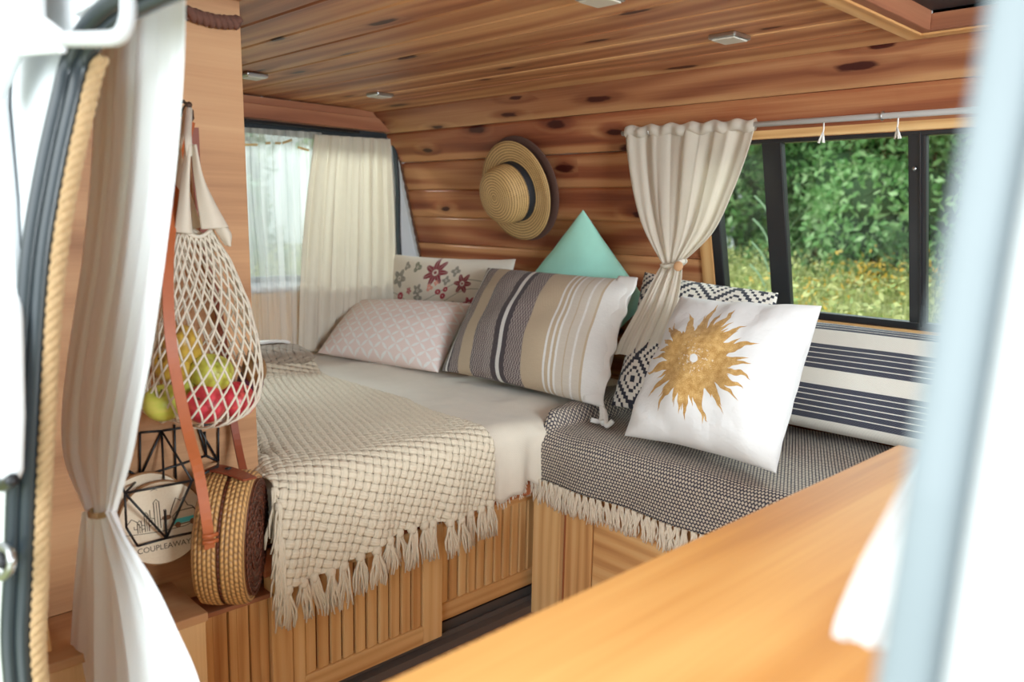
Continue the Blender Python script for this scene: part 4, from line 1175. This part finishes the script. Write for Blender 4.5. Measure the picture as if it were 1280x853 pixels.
mb.strap(spl([f(228, 196) + V3((.03, 0, 0)), f(229, 170) + V3((.02, 0, 0)), top + V3((0, 0, .006)), f(228, 172) + V3((-.01, 0, 0)), f(226, 196) + V3((-.02, 0, 0))], 6), V3((0, 1, 0)), .012, .004)
mb.build('handle', M_yoke, nb_, smooth=True)

# fruit
def fruitmat(name, c1, c2, c3=None, rough=.35, sc=3.):
    t = NT(name); x, y, z = t.objco()
    n = t.noise(t.vec(x, y, z), sc * 12, 2.); m = t.noise(t.vec(x * 18., y * 18., z * 70.), 1., 3.)
    col = t.mix(t.maprange(n, .38, .62), c1, c2)
    col = t.mix(t.maprange(m, .55, .75, 0., .5), col, c3 or c1)
    return t.end(t.bsdf(col, rough))
M_ag = fruitmat('green_apple_skin', srgb(206, 208, 84), srgb(186, 196, 70), srgb(226, 208, 110))
M_ar = fruitmat('red_apple_skin', srgb(196, 36, 60), srgb(226, 72, 84), srgb(222, 130, 88))
M_ay = fruitmat('yellow_pear_skin', srgb(214, 178, 70), srgb(196, 152, 56), srgb(160, 110, 50))
M_plum = fruitmat('plum_skin', srgb(74, 38, 58), srgb(104, 44, 66))
M_kiwi = fruitmat('brown_fruit_skin', srgb(140, 100, 54), srgb(116, 82, 44))
def apple(name, p, r, mat, label, tilt=(0, 0, 0), tall=.92):
    e = tag(empty(name.split('.')[0], p), label, name, 'fruit in the net bag')
    R = Matrix.Translation(p) @ Matrix.Rotation(tilt[0], 4, 'X') @ Matrix.Rotation(tilt[1], 4, 'Y')
    pr = []
    for i in range(25):
        a = pi * i / 24; rr = math.sin(a); hh = math.cos(a)
        d = 1 - .28 * math.exp(-(a / .42) ** 2) - .14 * math.exp(-((pi - a) / .4) ** 2)
        pr.append((max(.0005, r * rr * (1 + .04 * hh)), r * tall * hh * d))
    mb = MB(); mb.lathe(pr, R, 28)
    o = mb.build('flesh', mat, e, smooth=True)
    mb = MB(); mb.tube([R @ V3((0, 0, r * tall * .6)), R @ V3((.002, 0, r * tall * .85)), R @ V3((.006, 0, r * tall * 1.05))], [.0025, .0018, .0022], 6); mb.build('stem', M_stem, o, smooth=True)
def fp(u, v, dx=0): return at(u, v, x=XB + dx)
apple('apple', fp(204, 504, .012), .036, M_ag, 'green apple at the left bottom of the net bag', (.3, .4))
apple('apple', fp(265, 466, .015), .040, M_ag, 'green apple above the red ones in the net bag', (-.2, .3))
apple('apple', fp(257, 505, .03), .038, M_ar, 'red apple at the middle bottom of the net bag', (.9, .5))
apple('apple', fp(296, 500, .012), .037, M_ar, 'red apple at the right bottom of the net bag', (-.5, .6))
apple('pear', fp(229, 432, -.015), .034, M_ay, 'yellow pear near the top of the fruit in the net bag', (.5, .2), 1.25)
apple('pear', fp(216, 458, -.02), .033, M_ay, 'ripe yellow pear beside the leather strap in the net bag', (1., .2), 1.1)
apple('apple', fp(240, 480, -.03), .035, M_ag, 'green apple deep behind the red one in the net bag', (.4, -.3))
apple('plum', fp(313, 478, -.03), .026, M_plum, 'dark plum behind the right red apple in the net bag', (.2, .2), 1.15)
apple('fruit', fp(318, 462, -.01), .024, M_kiwi, 'brown oval fruit at the right side of the net bag', (.2, .2), 1.4)

# rattan bag: drum with its axis turned towards the bed
rc_ = at(320, 670, x=-1.47)
axis = V3((.60, .80, -.02)).normalized()
q = axis.to_track_quat('Z', 'Y').to_matrix().to_4x4()
RM = Matrix.Translation(rc_) @ q
rbag = empty('rattan_bag', rc_ - V3((0, 0, .13))); tag(rbag, 'round woven rattan bag hanging by a tan leather strap', 'bag')
Rr_ = .131; D = .098
mb = MB(); mb.lathe([(.002, -D), (Rr_ * .6, -D), (Rr_ - .012, -D + .001), (Rr_ - .002, -D + .008), (Rr_, -D * .8), (Rr_ + .002, -D * .6), (Rr_, -D * .50)], RM, 72); mb.build('back_half', M_rattan, rbag, smooth=True)
mb = MB(); mb.lathe([(Rr_, -D * .44), (Rr_ + .002, -D * .3), (Rr_, -D * .1), (Rr_ - .004, -.002), (Rr_ - .012, .0), (Rr_ - .016, -.002)], RM, 72); mb.build('front_half', M_rattan, rbag, smooth=True)
mb = MB(); mb.lathe([(Rr_ - .003, -D * .52), (Rr_ - .003, -D * .42)], RM, 60); mb.build('hinge_gap', M_rattand, rbag, smooth=True)
mb = MB()
pr = [(Rr_ - .014, -.003)]
for i in range(30): pr.append((lerp(Rr_ - .016, .002, i / 29), .0015 * math.sin(i * 1.6) + .004 * (1 if 8 < i < 12 or 18 < i < 22 else 0)))
mb.lathe(pr, RM, 60)
for rr in (.035, .06, .088, .108):
    nn_ = max(8, int(rr * 2 * pi / .016))
    for k in range(nn_):
        a = 2 * pi * k / nn_
        cc = [RM @ V3((math.cos(a) * rr + math.cos(t) * .007, math.sin(a) * rr + math.sin(t) * .007, .004)) for t in np.linspace(0, 2 * pi, 8)]
        mb.tube(cc, .0022, 4, False)
mb.build('woven_face', M_rattand, rbag, smooth=True)
# strap: from left rim up to the hook, down to the other side
def sx(u, v, dx): return at(u, v, x=-1.47 + dx)
mb = MB()
sp1 = spl([sx(262, 686, .075), sx(258, 650, .075), sx(248, 590, .065), sx(235, 540, .075), sx(222, 480, .075), sx(214, 430, .07), sx(210, 370, .05), sx(211, 310, .02), sx(220, 230, -.04), V3((XP + .05, hk.y, hk.z - .02))], 6)
mb.strap(sp1, V3((.1, .9, -.2)), .019, .0035)
strp = mb.build('shoulder_strap', M_leath, rbag)
mb = MB(); sp2 = spl([V3((XP + .045, hk.y + .01, hk.z - .03)), at(250, 260, x=XP + .03), at(275, 400, x=XP + .02), at(288, 500, x=XP + .025), at(296, 550, x=XP + .04), sx(305, 592, -.06)], 6)
mb.strap(sp2, V3((.0, .95, -.1)), .016, .0035); mb.build('rear_strap', M_leathd, rbag)
mb = MB(); c1 = sx(261, 668, .078)
for dz in (0., -.012): mb.tube([c1 + V3((.004, -.014, dz)), c1 + V3((.009, 0, dz - .001)), c1 + V3((.004, .014, dz - .002))], .004, 8)
mb.build('strap_wrap', M_leath, strp, smooth=True)
mb = MB()
P = [RM @ V3((math.cos(a) * (Rr_ + .004), math.sin(a) * (Rr_ + .004), -D * .5)) for a in np.linspace(0, 2 * pi, 72)]
topi = max(range(72), key=lambda i: P[i].z); 
seg = [RM @ V3((math.cos(a) * (Rr_ + .005), math.sin(a) * (Rr_ + .005), zz)) for a, zz in [(2 * pi * topi / 71 + s_ * .25, lerp(-D * .95, -.004, (s_ + 1) / 2)) for s_ in np.linspace(-1, 1, 12)]]
mb.strap(seg, axis.cross(V3((0, 0, 1))), .035, .004); flp = mb.build('closure_flap', M_leathd, rbag)
mb = MB(); cl = seg[5] + V3((0, 0, .005)); mb.lathe([(0, .003), (.006, .002), (.007, 0), (0, -.002)], Matrix.Translation(cl), 14); mb.build('snap', M_blk, flp, smooth=True)

# wire basket on the partition
wbk = empty('wire_basket', at(210, 600, x=XP + .02)); tag(wbk, 'black geometric wire basket on the partition, holding wood slices', 'basket')
def bk(u, v): return at(u, v, x=XP + .006)
def ft(u, v): return at(u, v, x=XP + .10)
n_ = {'A': bk(175, 541), 'B': bk(202, 539), 'C': bk(247, 532), 'D': bk(273, 531), 'E': bk(273, 577), 'F': bk(258, 570), 'G': bk(175, 597), 'H': bk(220, 606), 'I': bk(218, 531), 'J': bk(161, 589),
      'K': ft(156, 617), 'L': ft(240, 601), 'N': ft(208, 673), 'O': ft(158, 660), 'Q': ft(272, 583), 'S': ft(254, 663), 'T': ft(172, 683), 'U': bk(150, 600), 'W': bk(93, 604), 'Z': bk(256, 540)}
mb = MB()
for a, b in ('AB', 'BC', 'CD', 'DE', 'AG', 'IH', 'CF', 'ZF', 'BN', 'BG', 'BL', 'CE', 'JG', 'GF', 'FE', 'KL', 'LQ', 'KN', 'KO', 'LN', 'NS', 'TN', 'QE', 'OT', 'SQ', 'KU', 'UJ', 'WU', 'HL', 'GK'):
    mb.tube([n_[a], n_[b]], .0025, 6)
mb.build('wire_frame', M_wire, wbk, smooth=True)

# wood slices
def slice_mat():
    t = NT('slice_wood'); a, b, c_ = t.attr('wuv')
    n = t.noise(t.vec(a * 20., b * 20.), 1., 3.)
    return t.end(t.bsdf(t.mix(n, srgb(236, 218, 190), srgb(222, 198, 164)), .6))
M_slice = slice_mat(); M_bark = plain('bark', srgb(150, 108, 70), .9, nz=.4, sc=90, bumpd=.004)
M_ink = plain('burnt_ink', srgb(74, 54, 40), .8); M_turq = plain('turquoise_ink', srgb(92, 206, 206), .6); M_brown = plain('brown_ink', srgb(130, 84, 54), .8)
def slice_matrix(p, n):
    n = V3(n).normalized(); xa = V3((0, 0, 1)).cross(n).normalized(); ya = n.cross(xa); M = Matrix.Identity(4)
    for i in range(3): M[i][0] = xa[i]; M[i][1] = ya[i]; M[i][2] = n[i]; M[i][3] = p[i]
    return M
def wood_slice(p, n, r, label, deco=False, seed=0):
    Ms = slice_matrix(p, n); e = tag(empty('wood_slice', p), label, 'wood slice', 'log slices in the wire basket')
    ro = lambda a: r * (1 + .02 * nz(math.cos(a) * 1.5, math.sin(a) * 1.5, seed))
    mb = MB(); k = 56; c0_ = mb.vert(Ms @ V3((0, 0, .006)), (0, 0, 0))
    rim = [mb.vert(Ms @ V3((math.cos(2 * pi * i / k) * ro(2 * pi * i / k) * .965, math.sin(2 * pi * i / k) * ro(2 * pi * i / k) * .965, .006)), (math.cos(2 * pi * i / k), math.sin(2 * pi * i / k), 0)) for i in range(k)]
    for i in range(k): mb.face(c0_, rim[i], rim[(i + 1) % k])
    mb.build('cut_face', M_slice, e)
    mb = MB()
    rings = []
    for rr, h in ((.955, .0062), (.985, .006), (1.0, .001), (.99, -.006), (.0, -.006)):
        rings.append([mb.vert(Ms @ V3((math.cos(2 * pi * i / k) * ro(2 * pi * i / k) * rr, math.sin(2 * pi * i / k) * ro(2 * pi * i / k) * rr, h))) for i in range(k)])
    for q0_, q1 in zip(rings, rings[1:]):
        for i in range(k): mb.face(q0_[i], q0_[(i + 1) % k], q1[(i + 1) % k], q1[i])
    mb.build('bark', M_bark, e, smooth=True)
    if deco:
        def ln(mb, pts, w=.0009): mb.tube([Ms @ V3((x * r, y * r, .0066)) for x, y in pts], w, 5)
        mb = MB()
        for x0, h, y0 in ((-.10, .62, -.12), (-.34, .38, -.14), (-.5, .22, -.14)):    # cacti
            w = .06 if h > .5 else .045
            ln(mb, [(x0 - w, y0), (x0 - w, y0 + h), (x0, y0 + h + .07), (x0 + w, y0 + h), (x0 + w, y0)])
            ln(mb, [(x0, y0), (x0, y0 + h)], .0006)
            ln(mb, [(x0 - w, y0 + h * .4), (x0 - w * 2.6, y0 + h * .45), (x0 - w * 2.6, y0 + h * .75)]); ln(mb, [(x0 + w, y0 + h * .3), (x0 + w * 2.6, y0 + h * .38), (x0 + w * 2.6, y0 + h * .68)])
        ln(mb, [(-.8, .05), (-.66, .2), (-.55, .12), (-.48, -.02)]); ln(mb, [(.16, .08), (.24, .30), (.34, .52), (.44, .44), (.5, .5), (.6, .3), (.7, .26), (.82, .05)])
        ln(mb, [(-.85, -.14), (-.4, -.18), (0, -.2), (.5, -.18), (.84, -.08)], .0007)
        ln(mb, [(-.2, .78), (-.12, .81), (-.05, .78)], .0006)
        ln(mb, [(.24, -.12), (.24, .10), (.34, .2), (.74, .22), (.8, .1), (.8, -.10), (.24, -.12)])
        mb.build('drawing', M_ink, e)
        mb = MB(); mb.quad([Ms @ V3((x * r, y * r, .0068)) for x, y in ((.25, -.10), (.79, -.08), (.79, .04), (.25, .02))]); mb.build('van_drawing', M_turq, e)
        mb = MB()
        for x, y, rx, ry in ((.34, -.12, .07, .07), (.68, -.10, .07, .07), (.10, .10, .11, .06)):
            c_ = mb.vert(Ms @ V3((x * r, y * r, .0072))); q_ = [mb.vert(Ms @ V3(((x + rx * math.cos(t)) * r, (y + ry * math.sin(t)) * r, .0072))) for t in np.linspace(0, 2 * pi, 14)[:-1]]
            for i in range(13): mb.face(c_, q_[i], q_[(i + 1) % 13])
        mb.build('wheel_drawing', M_brown, e)
        cv = bpy.data.curves.new('lettering', 'FONT'); cv.body = 'COUPLEAWAY'; cv.size = .178 * r; cv.align_x = 'CENTER'; cv.extrude = .0002; cv.space_character = 1.0
        to = bpy.data.objects.new('tmp', cv); C.objects.link(to); dg = bpy.context.evaluated_depsgraph_get(); me = bpy.data.meshes.new_from_object(to.evaluated_get(dg)); bpy.data.objects.remove(to)
        me.transform(Ms @ Matrix.Translation((0, -.62 * r, .0066))); me.materials.clear(); me.materials.append(M_ink)
        lo = bpy.data.objects.new('lettering', me); C.objects.link(lo); lo.parent = e; lo.matrix_parent_inverse = Matrix.Translation(-e.location)
    return e
wood_slice(at(202, 653, x=XP + .075), V3((1, -.12, .18)), .083, 'front log slice with desert drawing and lettering in the wire basket', True, 1)
wood_slice(at(184, 642, x=XP + .045), V3((1, -.1, .15)), .082, 'plain log slice behind the one with the drawing', False, 5)
wood_slice(at(176, 646, x=XP + .018), V3((1, -.1, .12)), .08, 'rearmost log slice against the partition', False, 9)

# ================================================================== WORKTOP
ct = empty('kitchen_counter', (-.1, 1.0, 0)); tag(ct, 'orange plywood topped kitchen counter in the right foreground', 'counter')
mb = MB(); k = 0
ea, eb = at(480, 853, z=.75), at(1115, 565, z=.75)
mb.box((ea.x, .36, .722), (.5, 1.52, .75), 1, rnd=.2); mb.build('worktop', M_count, ct, bevel=.003)
mb = MB(); mb.box((ea.x + .02, .38, .0), (ea.x + .038, 1.5, .721), 2); mb.box((.46, .38, 0), (.478, 1.5, .721), 2); mb.box((ea.x + .038, .38, 0), (.46, .398, .721), 2); mb.box((ea.x + .038, 1.482, 0), (.46, 1.5, .721), 2)
mb.build('carcass', M_plyl, ct)

# ================================================================== OUTSIDE
gz = -.55
def groundmat():
    t = NT('meadow_ground'); x, y, z = t.objco(); n = t.noise(t.vec(x, y, z), 3., 4.)
    return t.end(t.bsdf(t.ramp(n, [(.3, srgb(86, 96, 40)), (.7, srgb(150, 150, 76))]), .9))
mb = MB(); mb.quad([(-40, -25, gz), (40, -25, gz), (40, 45, gz), (-40, 45, gz)]); struct(mb.build('ground', groundmat()), 'meadow ground outside')
def leafmat(name, c1, c2, c3):
    t = NT(name); g = t.n('ShaderNodeNewGeometry'); r = X(t, g.outputs['Random Per Island'])
    col = t.ramp(r, [(0., c1), (.5, c2), (1., c3)])
    d = t.bsdf(col, .5); tl = t.n('ShaderNodeBsdfTranslucent'); t.set(tl.inputs[0], col); m = t.n('ShaderNodeMixShader'); m.inputs[0].default_value = .35
    t.t.links.new(d, m.inputs[1]); t.t.links.new(tl.outputs[0], m.inputs[2]); return t.end(m.outputs[0])
M_leaf = [leafmat('bright_leaves', srgb(100, 152, 80), srgb(150, 196, 120), srgb(200, 228, 166)), leafmat('deep_leaves', srgb(86, 136, 76), srgb(132, 180, 108), srgb(178, 214, 148)), leafmat('grey_leaves', srgb(102, 140, 98), srgb(146, 178, 134), srgb(190, 210, 168))]
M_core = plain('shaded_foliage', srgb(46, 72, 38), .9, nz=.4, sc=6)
M_grass = leafmat('meadow_blades', srgb(128, 146, 74), srgb(178, 182, 104), srgb(206, 202, 132))
M_gold = leafmat('goldenrod_heads', srgb(206, 160, 40), srgb(226, 180, 60), srgb(200, 178, 90))
def leaf_quads(cs, size, nrm=None):
    n = len(cs); a = rng.normal(size=(n, 3)); a /= np.linalg.norm(a, axis=1, keepdims=True)
    b = rng.normal(size=(n, 3)); b -= a * (a * b).sum(1, keepdims=True); b /= np.linalg.norm(b, axis=1, keepdims=True)
    s = size * rng.uniform(.6, 1.3, size=(n, 1))
    return np.stack([cs - a * s, cs + b * s * .45, cs + a * s, cs - b * s * .45], 1).reshape(-1, 3)
def leafmesh(name, pts, mat, parent=None):
    n = len(pts) // 4; me = bpy.data.meshes.new(name)
    me.from_pydata(pts.tolist(), [], np.arange(n * 4).reshape(n, 4).tolist()); me.materials.append(mat)
    o = bpy.data.objects.new(name, me); C.objects.link(o)
    if parent is not None: o.parent = parent; o.matrix_parent_inverse = Matrix.Translation(-parent.location)
    return o
def shrub(x, y, w, h, mat, label, n=13000, size=.058, kind='shrub'):
    e = tag(empty(kind, (x, y, gz)), label, kind, 'shrubs beyond the meadow' if kind == 'shrub' else 'trees behind the shrubs')
    nb = 16; cs = []
    blobs = [(rng.uniform(-.75, .75) * w, rng.uniform(-.5, .5) * w * .7, rng.uniform(.15, .92) * h, rng.uniform(.28, .48) * w) for _ in range(nb)]
    for bx, by, bz, br in blobs:
        d = rng.normal(size=(n // nb, 3)); d /= np.linalg.norm(d, axis=1, keepdims=True)
        cs.append(np.array([x + bx, y + by, gz + bz]) + d * br * rng.uniform(.75, 1.12, size=(n // nb, 1)))
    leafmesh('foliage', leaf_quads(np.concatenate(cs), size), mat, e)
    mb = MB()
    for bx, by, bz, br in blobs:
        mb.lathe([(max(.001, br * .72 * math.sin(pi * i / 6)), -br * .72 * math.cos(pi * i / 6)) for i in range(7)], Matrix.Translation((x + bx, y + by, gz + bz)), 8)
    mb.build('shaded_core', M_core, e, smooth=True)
    mb = MB()
    for i in range(3): mb.tube([(x + .1 * (i - 1), y, gz - .02), (x + .3 * (i - 1), y, gz + h * .6)], [.04, .02], 6)
    mb.build('trunk', M_stem, e)
sh_ = [(-10.2, 10.6, 1.5, 4.4, 1, 'dark green shrub behind the gathered window curtain'), (-8.0, 11.2, 1.5, 4.8, 2, 'grey-green shrub left of the first black mullion'), (-6.4, 10.0, 1.35, 4.3, 0, 'bright green shrub just right of the first black mullion'), (-5.0, 11.0, 1.4, 5.0, 1, 'tall deep green shrub in the middle of the large pane'), (-3.7, 10.0, 1.3, 4.5, 0, 'bright leafy shrub at the right of the large pane'), (-2.4, 10.6, 1.4, 4.8, 2, 'grey-green shrub beside the second black mullion'), (-1.0, 10.2, 1.4, 4.6, 1, 'green shrub behind the right door post'), (-10.0, 6.8, 1.3, 3.0, 0, 'bright shrub outside the rear window beside the partition'), (-10.4, 4.4, 1.3, 2.6, 2, 'pale shrub outside the middle of the rear window')]
for x, y, w, h, m, lab in sh_: shrub(x, y, w, h, M_leaf[m], lab)
# backdrop of darker trees
for x, y in ((-11, 14.5), (-7.2, 15), (-3.6, 14.6), (0, 15)): shrub(x, y, 2.6, 7.5, M_leaf[1], 'tall dark tree behind the row of shrubs', 9000, .10, 'tree')
# meadow
pts = []
N = 22000
px = rng.uniform(-11, 3, N); py = rng.uniform(3.6, 10, N)
hh = rng.uniform(.75, 1.25, N) * (1 + .15 * np.sin(px * 2.3) * np.sin(py * 1.7))
base = np.stack([px, py, np.full(N, gz)], 1); lean = np.stack([rng.normal(0, .14, N), rng.normal(0, .14, N), hh], 1)
wv = np.stack([rng.normal(0, 1, N), rng.normal(0, 1, N), np.zeros(N)], 1); wv /= np.linalg.norm(wv, axis=1, keepdims=True); wv *= .016
q = np.stack([base - wv, base + wv, base + lean * .65 + wv * .8, base + lean], 1).reshape(-1, 3)
tops = base + lean
tuft = tops[rng.choice(N, 12000, replace=False)].repeat(5, 0) + rng.normal(0, .06, (60000, 3))
q2 = leaf_quads(tuft, .024)
o = leafmesh('meadow_grass', np.concatenate([q, q2]), M_grass); tag(o, 'dense yellow-green meadow plants outside the window', 'meadow', kind='stuff')
cl = rng.uniform([-9, 4.2], [0, 9], (15, 2)); gp = []
for cx, cy in cl:
    m = rng.integers(60, 150); z0 = rng.uniform(.55, .85)
    gp.append(np.stack([rng.normal(cx, .16, m), rng.normal(cy, .16, m), rng.normal(z0, .08, m)], 1))
o = leafmesh('goldenrod_flowers', leaf_quads(np.concatenate(gp), .024), M_gold); tag(o, 'yellow goldenrod flower heads scattered in the meadow', 'flowers', kind='stuff')
# reed just outside the large pane
b0 = V3((-2.75, 5.2, gz)); rd = tag(empty('reed_plant', b0), 'single pale reed with long leaves seen through the large pane', 'reed')
mb = MB(); mb.tube([b0, b0 + V3((.02, 0, .9)), b0 + V3((-.02, 0, 1.75))], [.008, .006, .003], 6); mb.build('stem', M_leaf[2], rd)
for i in range(9):
    s = b0 + V3((0, 0, .9 + i * .08)); a = (1 if i % 2 else -1); mb = MB()
    mb.strap(spl([s, s + V3((.05 * a, .02, .14)), s + V3((.12 * a, .03, .26)), s + V3((.20 * a, .02, .34))], 5), V3((0, 1, .4)), .018, .001); mb.build('leaf', M_leaf[2], rd)

# ================================================================== LIGHT
w = bpy.data.worlds.new('sky'); bpy.context.scene.world = w; w.use_nodes = True
nt = w.node_tree; bg = nt.nodes['Background']
tc = nt.nodes.new('ShaderNodeTexCoord'); sp_ = nt.nodes.new('ShaderNodeSeparateXYZ'); nt.links.new(tc.outputs['Generated'], sp_.inputs[0])
rp_ = nt.nodes.new('ShaderNodeValToRGB'); rp_.color_ramp.elements[0].position = 0.; rp_.color_ramp.elements[0].color = (.62, .66, .60, 1)
rp_.color_ramp.elements[1].position = .5; rp_.color_ramp.elements[1].color = (1.0, 1.0, 1.0, 1)
nt.links.new(sp_.outputs[2], rp_.inputs[0]); nt.links.new(rp_.outputs[0], bg.inputs[0]); bg.inputs[1].default_value = 1.4
def area(name, loc, target, sx_, sy_, power, col):
    l = bpy.data.lights.new(name, 'AREA'); l.shape = 'RECTANGLE'; l.size = sx_; l.size_y = sy_; l.energy = power; l.color = col
    o = bpy.data.objects.new(name, l); C.objects.link(o); o.location = loc
    o.rotation_euler = (V3(target) - V3(loc)).to_track_quat('-Z', 'Y').to_euler(); return o
area('daylight_through_door', (-.3, -1.7, 1.6), (-1.5, 1.6, .8), 2.4, 1.8, 68, (.95, .985, 1.04))
area('ceiling_fill', (-.7, -.9, -.3), (-1.3, 1.3, 1.6), 1.8, 1.2, 24, (.97, .99, 1.0))  # added fill lamp low outside the doorway, aimed up to brighten the ceiling
area('cab_end_fill', (1.22, 1.0, 1.3), (-2.1, 2.0, .75), 1.2, .5, 40, (.95, .99, 1.02)).data.spread = math.radians(105)  # added fill lamp inside the closed cab end, brightening far wall and cushions
area('daylight_rear', (XR - 1.3, 1.6, 2.7), (-2.2, 1.6, .6), 1.6, 1.2, 330, (.97, .99, 1.03))
area('daylight_side', (-.9, 4.0, 2.7), (-1.2, 1.5, .5), 2.4, 1.5, 120, (.98, 1, 1.0))
l = bpy.data.lights.new('soft_sun', 'SUN'); l.energy = 4.2; l.angle = math.radians(70); l.color = (1, .98, .94)
o = bpy.data.objects.new('soft_sun', l); C.objects.link(o); o.rotation_euler = V3((.3, 1., -.85)).to_track_quat('-Z', 'Y').to_euler()
sc_ = bpy.context.scene
sc_.view_settings.view_transform = 'Standard'; sc_.view_settings.look = 'None'; sc_.view_settings.exposure = -.40; sc_.view_settings.gamma = 1.12
sc_.view_settings.use_white_balance = True; sc_.view_settings.white_balance_temperature = 6100; sc_.view_settings.white_balance_tint = 3
for k_, v_ in report.items(): print('PILLOW', k_, v_)
